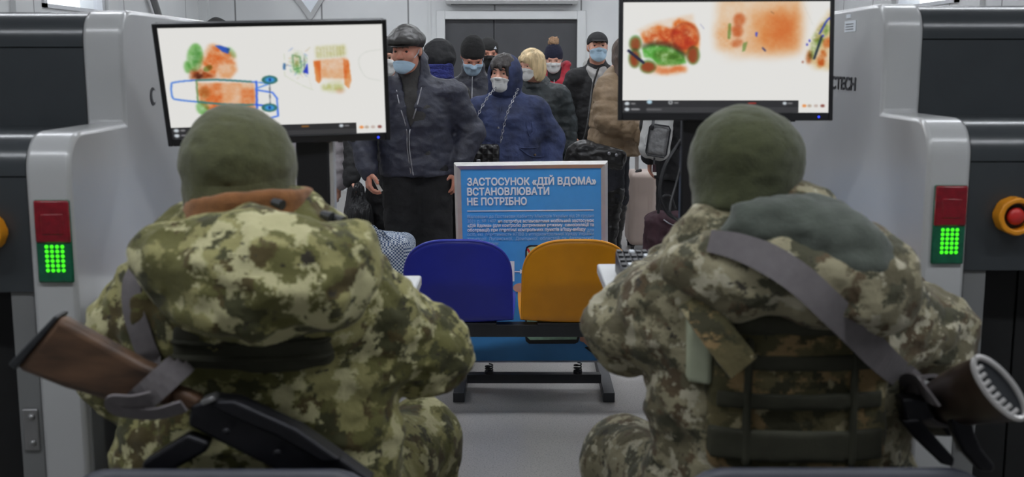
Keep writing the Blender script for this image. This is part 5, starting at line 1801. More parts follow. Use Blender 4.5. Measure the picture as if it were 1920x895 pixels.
for i in range(2):
    c0 = cw + fw * (.02 + .03 * i)
    rr, nf = [], []
    for q in range(21):
        a = 2 * PI * q / 20
        rr.append(Vector(c0 + upv * .047 * math.cos(a) + sdv * .034 * math.sin(a)))
        nf.append(Vector(upv * math.cos(a) + sdv * math.sin(a)))
    MB(BOo).ribbon(rr, .032, .006, nf).build('sling_wrap', M['webbing'], RB)

office_chair(-.44, 1.87, .911, 'dark office chair under the soldier with the rust collar')
office_chair(.49, 1.87, .913, 'dark office chair under the soldier with the plate carrier')
# ================================================================== THE WAITING CROWD
def standing(label, X, Y, yaw, H, head=(0, 0, 0), hoff=(0, 0), wid=1.0, girth=1.0, armA=None, armB=None, handA=None, handB=None, skin='skin',
             h=.0075, eyes_on=True, brow=None, group='people waiting in the queue'):
    """root = bare continuous body in local frame (facing -Y, feet on z = 0); arm A is at -X, arm B at +X.
    arm = (elbow, wrist); hand = (direction, palm normal, thumb side, curl)"""
    k = H / 1.74
    S = SDF()
    hc = npv((hoff[0], hoff[1] - .015, H - .13 * k))
    R = rot(*head)
    hd = SDF()
    head_sdf(hd, hc, R, k)
    S.p += hd.p
    nb = npv((hoff[0] * .35, hoff[1] * .3 + .02, 1.46 * k))
    S.cap(nb, hc + R @ npv((0, .02, -.05)), .060 * k, .056 * k, .03)
    S.cap((0, 0, .96 * k), (0, 0, 1.28 * k), .135 * k * girth, .145 * k, .05, ((0, 1, 0), 1.4))
    sw = .165 * k * wid
    S.cap((-sw + .02, .01, 1.375 * k), (sw - .02, .01, 1.375 * k), .058 * k, k=.06)
    S.cap((0, .01, 1.33 * k), nb, .09 * k, .06 * k, .05)
    shA, shB = npv((-sw - .01, .01, 1.355 * k)), npv((sw + .01, .01, 1.355 * k))
    armA = armA or ((-sw - .07, .03, 1.11 * k), (-sw - .085, -.05, .87 * k))
    armB = armB or ((sw + .07, .03, 1.11 * k), (sw + .085, -.05, .87 * k))
    handA = handA or ((.05, -.15, -1), (1, 0, 0), (0, -1, 0), .35)
    handB = handB or ((-.05, -.15, -1), (-1, 0, 0), (0, -1, 0), .35)
    for sh, (el, wr), hn in ((shA, armA, handA), (shB, armB, handB)):
        S.cap(sh, el, .05 * k, .04 * k, .03)
        S.cap(el, wr, .04 * k, .027 * k, .02)
        if hn != 'none':
            hand_sdf(S, wr, hn[0], hn[1], hn[2], hn[3], k)
    for sg in (-1, 1):
        S.cap((.085 * sg, 0, .92 * k), (.09 * sg, -.01, .5 * k), .085 * k, .055 * k, .03)
        S.cap((.09 * sg, -.01, .5 * k), (.09 * sg, .02, .09 * k), .055 * k, .04 * k, .02)
        S.cap((.09 * sg, .02, .07 * k), (.10 * sg, -.13, .04 * k), .04 * k, .032 * k, .02)
    o = solid('person', S, h, M[skin], None, (0, 0, 0))
    o.location = (X, Y, 0)
    o.rotation_euler = (0, 0, yaw)
    tag(o, label, 'person', group)
    J = dict(o=o, k=k, hc=hc, R=R, nb=nb, sw=sw, shA=shA, shB=shB, armA=armA, armB=armB, H=H, F=S, head=hd, girth=girth)
    if eyes_on:
        eyes(o, hc, R, k, (0, 0, 0))
    if brow:
        brows(o, hc, R, k, (0, 0, 0), brow)
    return J

def coat(J, material, hem, ra=.20, rb=.185, arm=.062, quilt=None, aq=None, fold=None, collar=None, flat=1.35, name='jacket', cuffs=.93, h=.009, extra=None, hemx=0.0, collar_r=.085, shz=1.35):
    k = J['k']
    S = SDF()
    S.cap((hemx, .0, hem - .1), (0, .01, 1.22 * k), ra, rb * .96, .05, ((0, 1, 0), flat), quilt)
    sw = J['sw']
    S.cap((-sw + .05, .01, shz * k), (sw - .05, .01, shz * k), .078 * k, k=.05)
    S.cap((0, .01, 1.30 * k), npv(J['nb']) + npv((0, 0, -.01)), .13, .072, .05)
    for sg in (-1, 1):
        S.cap(npv(J['nb']) + npv((.03 * sg, .01, -.03)), ((sw - .02) * sg, .01, 1.365 * k), .06, .07, .05)
    for sh, (el, wr) in ((J['shA'], J['armA']), (J['shB'], J['armB'])):
        sh, el, wr = npv(sh), npv(el), npv(wr)
        S.cap(sh, el, arm * 1.12, arm, .05, None, aq)
        S.cap(el, el + (wr - el) * cuffs, arm, arm * .78, .03, None, aq)
    if collar:
        nb = npv(J['nb'])
        S.cap(nb + npv((0, 0, -.04)), nb + npv((0, .01, collar)), collar_r + .012, collar_r, .02)
    if extra:
        extra(S)
    S.fn(lambda P: np.where(np.hypot(P[:, 0] - hemx, P[:, 1]) < ra + .1, hem - P[:, 2], np.minimum(hem - P[:, 2], -.02)) if hem > .8 and False else np.where((np.abs(P[:, 0] - hemx) < ra + .035), hem - P[:, 2], -1.0), .004, 'i')
    o = solid(name, S, h, M[material], J['o'], (0, 0, 0), fold or [(-.005, (8, 8, 13)), (.003, (20, 20, 26))])
    J['coat'] = S
    return o

def legs(J, material, r0=.10, r1=.07, shoe='leather', boots=None, stance=.0):
    k = J['k']
    S = SDF()
    S.cap((-.04, 0, .95 * k), (.04, 0, .95 * k), .135, k=.04)
    for sg in (-1, 1):
        S.cap((.085 * sg, 0, .92 * k), (.092 * sg, -.01, .5 * k), r0, r1 + .01, .03)
        S.cap((.092 * sg, -.01, .5 * k), (.092 * sg, .02, .11 * k), r1 + .01, r1, .02)
    solid('trousers', S, .011, M[material], J['o'], (0, 0, 0), [(-.006, (8, 8, 12))])
    for sg in (-1, 1):
        S = SDF()
        S.cap((.092 * sg, .02, .10), (.092 * sg, .025, .05), .05, .05, .02)
        S.cap((.092 * sg, .03, .045), (.10 * sg, -.15, .04), .048, .042, .03)
        S.plane((0, 0, 0), (0, 0, -1))
        solid('shoe', S, .011, M[shoe], J['o'])

def hp(J, *v):
    return npv(J['hc']) + J['R'] @ (npv(v) * J['k'])

def beanie(J, material, name='knit_hat', brow=.034, back=-.03, puff=0.0, fold=None):
    S = SDF()
    kk = J['k']
    S.ell(hp(J, 0, .014, .045 + puff), npv((.087, .107, .098 + puff)) * kk, .01, J['R'])
    S.cap(hp(J, 0, .012, -.02), hp(J, 0, .012, .045), .084 * kk, .086 * kk, .02, (J['R'] @ npv((0, 1, 0)), .82))
    n = J['R'] @ npv((0, (back - brow) / .2, -1))
    S.plane(hp(J, 0, -.09, brow), n, .006)
    return solid(name, S, .006, M[material], J['o'], (0, 0, 0), fold or [(.002, (30, 30, 60))]), S

def mask(J, material, zt=.004, zb=-.118, off=.006, loops=True):
    o = wrap_patch('face_mask', J['head'], J['hc'], J['R'], J['k'], 1.12, zb, zt, off, material, J['o'], (0, 0, 0))
    if loops:
        for s in (-1, 1):
            MB().tube([hp(J, .066 * s, -.05, -.03), hp(J, .078 * s, -.02, -.008), hp(J, .080 * s, .015, .03)], .0018, 5).build('ear_loop', M[material], o, smooth=True)
    return o

def hair(J, material, fn, name='hair', h=.006, fold=None):
    S = SDF()
    fn(S)
    return solid(name, S, h, M[material], J['o'], (0, 0, 0), fold or [(.004, (40, 40, 8))])

def zipper(J, pts, r=.004, name='zip', material='zip', lift=.004):
    """a line laid on the front of the coat: (x, z) points dropped on the coat from -Y"""
    P = spline([(x, 0, z) for x, z in pts], 6)
    ys = np.arange(-.42, .1, .004)
    G = np.array([[(p.x, y, p.z) for y in ys] for p in P]).reshape(-1, 3)
    d = J['coat'](G).reshape(len(P), -1) < 0
    out = []
    for i, p in enumerate(P):
        if d[i].any():
            out.append((p.x, ys[np.argmax(d[i])] - lift, p.z))
    if len(out) > 1:
        return MB().tube(out, r, 6).build(name, M[material], J['coatobj'], smooth=True)

# ---------------------------------------------------------------- man in the flat cap
s0 = 330.0
J = standing('man in a black leather flat cap, mask under his nose, and open navy jacket', -.545, 6.45, .12, 1.70, head=(-.42, .10, 0), hoff=(-.055, -.03), wid=1.22, girth=1.1, skin='skin_ruddy',
             armA=((-.32, .03, 1.10), (-.285, -.12, .905)), armB=((.31, .03, 1.12), (.225, -.06, .90)),
             handA=((.10, -.30, -1), (.8, .2, 0), (.3, -1, 0), .55), handB=((-.05, -.15, -1), (-.6, .8, 0), (-.8, -.6, 0), .5), h=.0055, brow='brow')
def vcut(S):
    # jacket hangs open at the throat
    def f(P):
        wz = np.clip((P[:, 2] - 1.12) / .33, 0, 1) * .058
        return np.where((P[:, 1] < -.02) & (P[:, 2] > 1.12), wz - np.abs(P[:, 0] + .04), -.05)
    S.fn(f, .004, 'i')
J['coatobj'] = coat(J, 'navy_jacket', .875, ra=.222, rb=.212, arm=.077, fold=[(-.008, (6, 6, 10)), (.004, (18, 18, 22))], collar=.085, collar_r=.088, h=.0075, extra=vcut)
sh_ = SDF()
sh_.cap((0, -.01, 1.0), (0, -.005, 1.20), .185, .165, .05, ((0, 1, 0), 1.4))
sh_.cap((0, -.008, 1.25), npv(J['nb']) + npv((-.005, -.016, .0)), .125, .066, .06)
sh_.cap(npv(J['nb']) + npv((-.004, -.012, -.01)), npv(J['nb']) + npv((-.012, -.02, .062)), .078, .072, .02)
solid('shirt', sh_, .008, M['charcoal_shirt'], J['o'], (0, 0, 0), [(.003, (14, 14, 20))])
zipper(J, [(.035, 1.42), (.015, 1.34), (-.02, 1.22), (-.045, 1.14), (-.05, 1.05), (-.04, .95), (-.03, .885)], .0045)
zipper(J, [(-.115, 1.36), (-.10, 1.28), (-.075, 1.19), (-.062, 1.13), (-.062, 1.05), (-.052, .95), (-.042, .885)], .0035)
mask(J, 'mask_blue', zt=-.040, zb=-.118, off=.008)
legs(J, 'black_trousers', .122, .09)
cp = SDF()
cp.ell(hp(J, 0, .012, .066), npv((.103, .125, .054)), .02, J['R'])
cp.ell(hp(J, 0, -.05, .062), npv((.092, .075, .038)), .03, J['R'])
cp.cap(hp(J, 0, .015, .03), hp(J, 0, .01, .06), .088, .094, .02, (J['R'] @ npv((0, 1, 0)), .84))
cp.plane(hp(J, 0, -.09, .044), J['R'] @ npv((0, -.16, -1)), .006)
cpo = solid('flat_cap', cp, .0055, M['cap_leather'], J['o'], (0, 0, 0), [(-.003, (14, 14, 14))])
vz = SDF()
vz.ell(hp(J, 0, -.080, .045), npv((.076, .056, .0065)), .006, J['R'] @ np.array(Matrix.Rotation(.10, 3, 'X')))
solid('cap_brim', vz, .004, M['cap_leather'], cpo)
hair(J, 'brow', lambda S: S.ell(hp(J, 0, .035, .0), npv((.080, .078, .055)), .01, J['R']))
man = J
# folded paper in his hand
pw = Matrix.Translation((-.545, 6.45, 0)) @ Matrix.Rotation(.12, 4, 'Z')
pap = empty('folded_paper', at(705, 348, 6.30), 'small folded white paper held in the hand of the man in the flat cap', 'paper')
MB(pap.location).prism([at(694, 328, 6.31), at(698, 326, 6.31), at(718, 358, 6.29), at(712, 361, 6.29)], (0, .003, 0)).build('page', M['paper'], pap)
MB(pap.location).prism([at(697, 329, 6.30), at(700, 327, 6.30), at(711, 338, 6.28), at(709, 340, 6.28)], (0, .003, 0)).build('page', M['paper'], pap)

# ---------------------------------------------------------------- woman in the denim coat
J = standing('woman in a hooded blue denim coat and white mask, black bag on a chain strap', -.028, 7.1, .10, 1.555, head=(-.45, .02, .03), hoff=(-.03, -.02), wid=1.2, girth=1.25, h=.006,
             armA=((-.29, .02, 1.02), (-.25, -.08, .80)), armB=((.29, .02, 1.02), (.27, -.05, .80)), brow='dark_hair')
J['coatobj'] = coat(J, 'denim', .58, ra=.258, rb=.222, arm=.075, flat=1.3, fold=[(-.006, (7, 7, 10)), (.003, (20, 20, 22))], h=.008)
def hood_around(J, material, r=(.122, .130, .145), c=(0, .03, .0), opening=(0, -.16, -.01), orad=(.082, .13, .112), nm='hood', parent=None, fold=None, h=.0065):
    S = SDF()
    S.ell(hp(J, *c), npv(r) * J['k'], .02, J['R'])
    S.cap(hp(J, 0, .045, -.09), npv(J['nb']) + npv((0, .03, .0)), .098, .115, .05)
    S.ell(hp(J, *opening), npv(orad) * J['k'], .012, J['R'], 's')
    S.ell(hp(J, 0, 0.0, .0), npv((.084, .105, .12)) * J['k'], .006, J['R'], 's')
    return solid(nm, S, h, M[material], parent or J['coatobj'], (0, 0, 0), fold or [(-.004, (9, 9, 12))])
hood_around(J, 'denim')
def fringe(S):
    S.ell(hp(J, 0, .01, .045), npv((.085, .104, .092)), .01, J['R'])
    S.plane(hp(J, 0, -.09, .048), J['R'] @ npv((.18, -.5, -1)), .006)
    S.cap(hp(J, -.055, -.082, .06), hp(J, -.045, -.098, .03), .014, .007, .01)
    S.cap(hp(J, .0, -.098, .065), hp(J, .02, -.104, .036), .014, .008, .01)
    S.cap(hp(J, .05, -.08, .06), hp(J, .062, -.078, .0), .014, .01, .01)
hair(J, 'dark_hair', fringe)
mask(J, 'mask_white', zt=-.016, zb=-.122, off=.006, loops=False)
legs(J, 'black_trousers', .115, .08)
# placket with snaps, slanted chest pocket, hip pocket flap
zipper(J, [(-.03, 1.33), (-.06, 1.2), (-.085, 1.05), (-.095, .9), (-.095, .7)], .006, 'placket', 'denim', .002)
for x, z in ((-.074, 1.12), (-.093, .98)):
    zipper(J, [(x, z), (x + .001, z - .006), (x + .002, z - .012)], .008, 'snap', 'zip')
zipper(J, [(.118, 1.20), (.105, 1.13), (.125, 1.06), (.145, 1.08)], .004, 'chest_pocket_seam', 'denim')
zipper(J, [(.122, 1.20), (.14, 1.14), (.145, 1.08)], .004, 'chest_pocket_seam', 'denim')
zipper(J, [(.06, .985), (.13, .935), (.225, .925)], .004, 'hip_pocket_seam', 'denim')
zipper(J, [(.06, .99), (.14, .985), (.225, .985)], .004, 'hip_pocket_seam', 'denim')
zipper(J, [(.158, .947), (.160, .943), (.162, .94)], .008, 'snap', 'brow')
den = J
bagc = empty('shoulder_bag', at(905, 288, 6.84), 'small black quilted bag on a chain, in front of the denim coat', 'bag')
Sb = SDF().box(tuple(at(904, 294, 6.85)), (.105, .035, .075), .022)
solid('bag_body', Sb, .006, M['quilt_leather'], bagc, bagc.location)
Sb = SDF().box(tuple(at(904, 284, 6.835)), (.106, .03, .045), .02)
solid('flap', Sb, .006, M['quilt_leather'], bagc, bagc.location)
MB(bagc.location).box(at(897, 303, 6.80), (.012, .004, .012)).build('clasp', M['zip'], bagc, bev=.002)
def chain(pts, nm):
    P = spline(pts, 10)
    m = MB(bagc.location)
    L, last = 0, P[0]
    n_ = 0
    for i in range(1, len(P)):
        L += (P[i] - P[i - 1]).length
        if L > .017:
            L = 0
            t = (P[i] - P[i - 1]).normalized()
            a = t.cross(Vector((0, 1, 0))).normalized() if n_ % 2 else Vector((0, -1, 0))
            lk = [P[i] + t * .011 * math.cos(q * PI / 4) + a * .0062 * math.sin(q * PI / 4) for q in range(9)]
            m.tube(lk, .0024, 5, cap=False)
            n_ += 1
    m.build(nm, M['zip'], bagc, smooth=True)
chain([at(887, 268, 6.84), at(890, 240, 6.86), at(899, 210, 6.87), at(916, 180, 6.92), at(930, 165, 6.98)], 'chain_strap')
chain([at(938, 271, 6.82), at(944, 240, 6.82), at(952, 210, 6.83), at(963, 185, 6.88), at(971, 168, 6.97)], 'chain_strap')

# ---------------------------------------------------------------- man in the black knit hat looking down
J = standing('man in a grey-black knit hat looking down at his hand, navy quilted jacket, blue mask', -.28, 8.15, .0, 1.675, head=(.14, .60, 0), hoff=(.0, -.07), wid=1.15,
             armA=((-.26, .02, 1.12), (-.14, -.24, 1.20)), armB=((.26, .02, 1.12), (.18, -.2, 1.08)),
             handA=((.9, -.35, .1), (.3, .8, .2), (0, -.2, 1), .6), handB=((-.8, -.5, .1), (0, .6, .6), (0, -.3, 1), .5), skin='skin_ruddy')
J['coatobj'] = coat(J, 'navy_puffer', .86, ra=.20, rb=.20, arm=.073, quilt=(.007, .062, 'z'), aq=(.006, .06, 't'), collar=.06)
zipper(J, [(.0, 1.44), (-.005, 1.3), (-.005, 1.1), (.0, .9)], .004)
zipper(J, [(-.06, 1.285), (-.065, 1.25), (-.07, 1.22)], .004, 'pocket_zip')
beanie(J, 'knit_black', puff=.012)
mask(J, 'mask_blue', loops=True)
legs(J, 'black_trousers')

# ---------------------------------------------------------------- man in the black hat with a small triangle emblem
J = standing('man in a black knit hat with a small white emblem and dark mask', -.205, 9.7, .1, 1.71, head=(.1, .12, 0), skin='skin_ruddy', h=.009)
J['coatobj'] = coat(J, 'black_cloth', .85, collar=.06)
bt, _ = beanie(J, 'knit_black', brow=.03)
c0 = hp(J, .045, -.088, .062)
MB().prism([c0 + npv((-.014, -.004, -.010)), c0 + npv((.014, .002, -.010)), c0 + npv((.003, -.003, .014))], (0, .006, 0)).build('emblem', M['ink_white'], bt)
mask(J, 'knit_black', zt=.0, loops=False)
legs(J, 'black_trousers')

# ---------------------------------------------------------------- person with the blue scarf, from behind
J = standing('person in a dark hooded coat and ribbed blue scarf, back turned', -.495, 7.5, PI - .55, 1.66, head=(.3, .15, 0), hoff=(0, -.03), h=.009, eyes_on=False)
J['coatobj'] = coat(J, 'olive_coat', .80, ra=.21, rb=.20, arm=.074)
def bump_hood(S):
    S.ell(hp(J, 0, .045, .01), npv((.108, .115, .115)), .02, J['R'])
    S.ell(hp(J, 0, -.17, -.02), npv((.08, .12, .10)), .01, J['R'], 's')
hair(J, 'black_cloth', bump_hood, 'hood', .008, [(-.006, (10, 10, 12))])
sc = SDF()
nbv = npv(J['nb'])
sc.cap(nbv + npv((0, .02, .01)), nbv + npv((0, .015, .085)), .128, .122, .02, None, (.006, .03, 't'))
sc.plane(nbv + npv((0, 0, .11)), (0, 0, 1), .01)
sc.plane(nbv + npv((0, 0, -.05)), (0, 0, -1), .01)
solid('scarf', sc, .008, M['knit_blue'], J['o'], (0, 0, 0), [(.006, (14, 14, 30))])
legs(J, 'black_trousers')
def wisp(S):
    S.ell(hp(J, .06, -.03, .03), npv((.05, .06, .08)), .02, J['R'])
hair(J, 'brown_hair', wisp)

# ---------------------------------------------------------------- person half hidden by the monitor, holding black plastic bag
J = standing('masked person in a black jacket, mostly hidden behind the monitor with the trolley image', -.715, 7.05, .0, 1.66, head=(-.1, .05, 0), hoff=(-.06, 0), wid=1.05, h=.008,
             armA=((-.27, .02, 1.09), (-.275, -.16, .80)), handA=((.05, -.1, -1), (1, 0, 0), (0, -1, 0), .8))
J['coatobj'] = coat(J, 'black_cloth', .36, ra=.24, rb=.19, arm=.07, quilt=(.005, .08, 'z'), aq=(.005, .07, 't'), collar=.05, cuffs=1.02)
mask(J, 'mask_white')
beanie(J, 'knit_black', brow=.04)
legs(J, 'black_trousers')

# ---------------------------------------------------------------- person in the pale quilted coat
J = standing('person in a pale lilac quilted coat, only an arm showing beside the monitor column', -1.36, 7.35, .0, 1.62, wid=1.05, h=.008, eyes_on=False,
             armA=((-.27, .02, 1.07), (-.28, -.08, .83)), armB=((.255, .0, 1.04), (.225, -.05, .72)), handB=((-.05, -.1, -1), (-1, 0, 0), (0, -1, 0), .45))
J['coatobj'] = coat(J, 'lilac_puffer', .60, ra=.22, rb=.19, arm=.078, quilt=(.006, .07, 'z'), aq=(.006, .065, 't'), collar=.05)
beanie(J, 'fur')
mask(J, 'mask_white')
legs(J, 'black_trousers')

# ---------------------------------------------------------------- tall person in a black cap behind the left monitor
J = standing('tall person whose black cap just shows above the monitor with the trolley image', -2.06, 7.95, .0, 1.80, h=.010, eyes_on=False)
J['coatobj'] = coat(J, 'black_cloth', .80, collar=.05)
beanie(J, 'knit_black', puff=.005)
mask(J, 'mask_white')
legs(J, 'black_trousers')

# ---------------------------------------------------------------- blonde woman
J = standing('blonde woman in a long dark teal quilted coat with a furry collar and white mask', .205, 9.0, .0, 1.60, head=(-.75, .1, 0), hoff=(-.055, -.04), wid=1.12, girth=1.1, h=.0075)
J['coatobj'] = coat(J, 'teal_coat', .45, ra=.235, rb=.20, arm=.078, quilt=(.008, .085, 'z'), aq=(.007, .08, 't'), flat=1.3)
cl = SDF()
nbv = npv(J['nb'])
cl.cap(nbv + npv((0, .03, -.01)), nbv + npv((-.02, .03, .04)), .125, .105, .02)
cl.plane(nbv + npv((0, 0, .06)), (.2, -.6, 1), .02)
solid('collar', cl, .009, M['teal_coat'], J['o'], (0, 0, 0), [(.008, (24, 24, 24))])
def bob(S):
    S.ell(hp(J, 0, .018, .045), npv((.094, .112, .098)), .02, J['R'])
    for s in (-1, 1):
        S.ell(hp(J, .072 * s, .02, -.03), npv((.034, .066, .09)), .03, J['R'])
    S.ell(hp(J, 0, .075, -.03), npv((.08, .05, .09)), .03, J['R'])
    S.ell(hp(J, 0, -.15, -.06), npv((.06, .10, .125)), .02, J['R'], 's')
    S.cap(hp(J, -.05, -.08, .08), hp(J, .02, -.10, .055), .016, .012, .02)
hair(J, 'blonde', bob, fold=[(-.006, (26, 26, 10))])
mask(J, 'mask_white', zt=-.004)
legs(J, 'black_trousers')

# ---------------------------------------------------------------- red jacket
J = standing('woman in a red hooded jacket and navy knit hat with a fur pompom', .40, 10.6, -.05, 1.66, head=(-.05, .28, 0), hoff=(-.01, -.04), wid=1.15, h=.0085)
def redhood(S):
    nb = npv(J['nb'])
    S.cap(nb + npv((-.07, .0, -.02)), nb + npv((-.10, .04, .085)), .05, .036, .03)
    S.cap(nb + npv((.07, .0, -.02)), nb + npv((.115, .04, .095)), .055, .04, .03)
    S.cap(nb + npv((-.06, .09, .05)), nb + npv((.07, .09, .06)), .05, k=.03)
J['coatobj'] = coat(J, 'red_coat', .80, ra=.20, rb=.19, arm=.07, extra=redhood)
zipper(J, [(.0, 1.40), (-.005, 1.25), (.0, 1.0), (.0, .85)], .004)
nb = npv(J['nb'])
Sc_ = SDF().cap(nb + npv((0, -.02, -.03)), nb + npv((0, -.01, .05)), .078, .07, .02)
solid('neck_warmer', Sc_, .008, M['black_cloth'], J['o'])
b_, _ = beanie(J, 'knit_navy', brow=.028, puff=.012)
pm = SDF().ell(hp(J, 0, .02, .175), (.05, .05, .046))
solid('pompom', pm, .006, M['fur'], b_, (0, 0, 0), [(.010, (50, 50, 50))])
mask(J, 'mask_white', zt=0.0)
legs(J, 'black_trousers')

# ---------------------------------------------------------------- young man in the peaked cap
J = standing('young man in a black peaked cap, black jacket over a grey hoodie, blue mask', .705, 9.4, .0, 1.76, head=(.05, -.10, 0), hoff=(.0, -.02), wid=1.02, h=.0065, brow='dark_hair',
             armA=((-.26, .02, 1.12), (-.235, -.14, .92)), handA=((.1, -.2, -1), (.6, .8, 0), (.8, -.5, 0), .8))
J['coatobj'] = coat(J, 'black_cloth', .86, ra=.20, rb=.20, arm=.078, collar=.03, collar_r=.075)
hd_ = SDF()
nb = npv(J['nb'])
hd_.cap(nb + npv((-.01, -.015, -.04)), nb + npv((0, .0, .03)), .098, .075, .03)
hd_.cap(nb + npv((0, -.085, -.20)), nb + npv((0, -.07, -.05)), .062, .075, .03)
hd_.ell(nb + npv((.0, .10, .0)), (.11, .06, .085), .04)
hd_.plane(nb + npv((0, 0, .045)), (0, -.7, 1), .01)
solid('hoodie', hd_, .008, M['grey_jersey'], J['o'], (0, 0, 0), [(-.005, (10, 10, 12))])
cpb = SDF()
cpb.ell(hp(J, 0, .012, .05), npv((.088, .106, .084)), .01, J['R'])
cpb.plane(hp(J, 0, -.09, .046), J['R'] @ npv((0, -.25, -1)), .005)
co_ = solid('peaked_cap', cpb, .006, M['black_cloth'], J['o'])
vz = SDF()
vz.ell(hp(J, 0, -.105, .047), npv((.068, .075, .008)), .005, J['R'] @ np.array(Matrix.Rotation(.16, 3, 'X')))
solid('cap_peak', vz, .005, M['black_cloth'], co_)
hair(J, 'dark_hair', lambda S: S.ell(hp(J, 0, .035, .0), npv((.080, .078, .05)), .01, J['R']))
mask(J, 'mask_blue', zt=-.010)
legs(J, 'black_trousers')
carried = empty('carrier_bag', at(1053, 284, 9.1), 'crumpled grey bag hanging below the hand of the young man in the peaked cap', 'bag')
Sb = SDF().ell(tuple(at(1053, 290, 9.12)), (.085, .06, .10)).cap(tuple(at(1058, 268, 9.14)), tuple(at(1064, 256, 9.14)), .02, .012, .03)
solid('bag_body', Sb, .008, M['pack_mesh'], carried, carried.location, [(-.014, (13, 13, 13)), (.006, (30, 30, 30))])
tkt = empty('ticket', at(1073, 266, 9.16), 'small yellow card held by the young man in the peaked cap', 'card')
MB(tkt.location).prism([at(1070, 255, 9.16), at(1075, 256, 9.16), at(1077, 272, 9.16), at(1072, 273, 9.16)], (0, .003, 0)).build('card', M['yellow'], tkt)

# ---------------------------------------------------------------- woman in the beige quilted jacket, side on
J = standing('woman in a beige quilted jacket and tall black boots, side on beside the monitor', .757, 8.3, 1.25, 1.695, head=(.15, .12, 0), hoff=(0, -.085), wid=1.0, h=.0075,
             armA=((-.24, .0, 1.10), (-.14, -.29, 1.0)), armB=((.24, .0, 1.10), (.14, -.29, 1.02)), handA=((.1, -1, -.1), (.4, 0, -1), (.5, 0, .6), .6), handB=((-.1, -1, -.1), (-.4, 0, -1), (-.5, 0, .6), .6))
J['coatobj'] = coat(J, 'beige_puffer', .84, ra=.22, rb=.195, arm=.095, quilt=(.02, .13, 'z'), aq=(.018, .11, 't'), flat=1.12, collar=.0, collar_r=.088, fold=[(-.009, (7, 7, 10)), (.004, (20, 20, 24))])
def updo(S):
    S.ell(hp(J, 0, .025, .042), npv((.086, .102, .092)), .02, J['R'])
    S.ell(hp(J, 0, .06, -.03), npv((.075, .062, .09)), .03, J['R'])
    S.cap(hp(J, -.05, .06, -.05), hp(J, -.07, .05, -.16), .04, .025, .03)
    S.ell(hp(J, 0, -.11, -.03), npv((.07, .095, .10)), .02, J['R'], 's')
hair(J, 'brown_hair', updo, fold=[(-.004, (30, 30, 10))])
mask(J, 'mask_blue')
k = J['k']
S = SDF()
S.cap((-.04, 0, .9), (.04, 0, .9), .135, k=.04)
for sg in (-1, 1):
    S.cap((.08 * sg, 0, .88), (.085 * sg, -.02, .5), .10, .075, .03)
solid('jeans', S, .010, M['dark_jeans'], J['o'], (0, 0, 0), [(-.005, (9, 9, 12))])
for sg in (-1, 1):
    S = SDF()
    S.cap((.087 * sg, -.02, .57), (.09 * sg, .02, .12), .078, .055, .03)
    S.cap((.09 * sg, .03, .06), (.095 * sg, -.13, .045), .052, .042, .04)
    S.cap((.09 * sg, .02, .12), (.09 * sg, .03, .06), .055, .052, .03)
    S.plane((0, 0, 0), (0, 0, -1))
    S.plane((0, 0, .61), (0, 0, 1), .01)
    bt = solid('boot', S, .008, M['leather'], J['o'], (0, 0, 0), [(-.007, (9, 9, 18))])
    MB().tube([(.087 * sg - .076 * sg * 0, .055, .58), (.09 * sg, .078, .4), (.09 * sg, .075, .15)], .003, 6).build('boot_zip', M['zip'], bt, smooth=True)
bei = J
hb = empty('handbag', at(1110, 290, 7.86), 'large black handbag hanging from a strap behind the poster, against the beige jacket', 'bag')
Sb = SDF()
Sb.ell(tuple(at(1086, 302, 7.86)), (.115, .07, .125), .03)
Sb.box(tuple(at(1128, 292, 7.84)), (.17, .06, .07), .05, .06, R=rot(0, 0, .25))
solid('bag_body', Sb, .008, M['leather'], hb, hb.location, [(-.008, (10, 10, 14))])
MB(hb.location).tube(spline([at(1092, 268, 7.93), at(1100, 240, 7.95), at(1106, 200, 8.0), at(1112, 160, 8.08), at(1122, 128, 8.2)], 8), .008, 8).build('strap', M['leather'], hb, smooth=True)
MB(hb.location).tube(spline([at(1100, 275, 7.90), at(1130, 282, 7.86), at(1155, 292, 7.86), at(1168, 286, 7.9)], 6), .008, 8).build('handle', M['leather'], hb, smooth=True)
for pq in ((1156, 291, 7.76), (1142, 288, 7.76)):
    MB(hb.location).ball(at(*pq), (.012, .006, .012), 10, 6).build('buckle', M['zip'], hb, smooth=True)

# ---------------------------------------------------------------- person with the pale backpack
J = standing('person in black seen from behind wearing a pale grey backpack', 1.19, 7.7, PI - .2, 1.70, eyes_on=False, h=.009)
J['coatobj'] = coat(J, 'black_cloth', .72, ra=.205, rb=.20, arm=.072)
beanie(J, 'knit_black')
mask(J, 'mask_white')
legs(J, 'black_trousers', .11, .085)
bk = empty('backpack', at(1236, 262, 7.48), 'pale grey backpack with a mesh pocket on the back of the person in black', 'backpack')
Sb = SDF()
Sb.box(tuple(at(1236, 215, 7.50)), (.10, .085, .30), .06, R=rot(-.2, 0, .12))
bko = solid('pack', Sb, .008, M['pack_grey'], bk, bk.location, [(-.006, (8, 8, 8))])
Sb = SDF().box(tuple(at(1234, 264, 7.415)), (.066, .03, .10), .03, R=rot(-.2, 0, .14))
solid('mesh_pocket', Sb, .006, M['pack_mesh'], bk, bk.location, [(-.005, (12, 12, 12))])
MB(bk.location).tube([at(1234, 264, 7.388) + Vector(rot(-.2, 0, .14) @ npv((.068 * a, -.004, .103 * b))) for a, b in ((-1, -.8), (-1, .8), (-.8, 1), (.8, 1), (1, .8), (1, -.8), (.8, -1), (-.8, -1), (-1, -.8))], .006, 6).build('piping', M['black_plastic'], bk, smooth=True)
MB(bk.location).ribbon(spline([at(1225, 225, 7.40), at(1224, 236, 7.38), at(1222, 244, 7.385)], 4), .02, .004).build('webbing_loop', M['black_plastic'], bk)
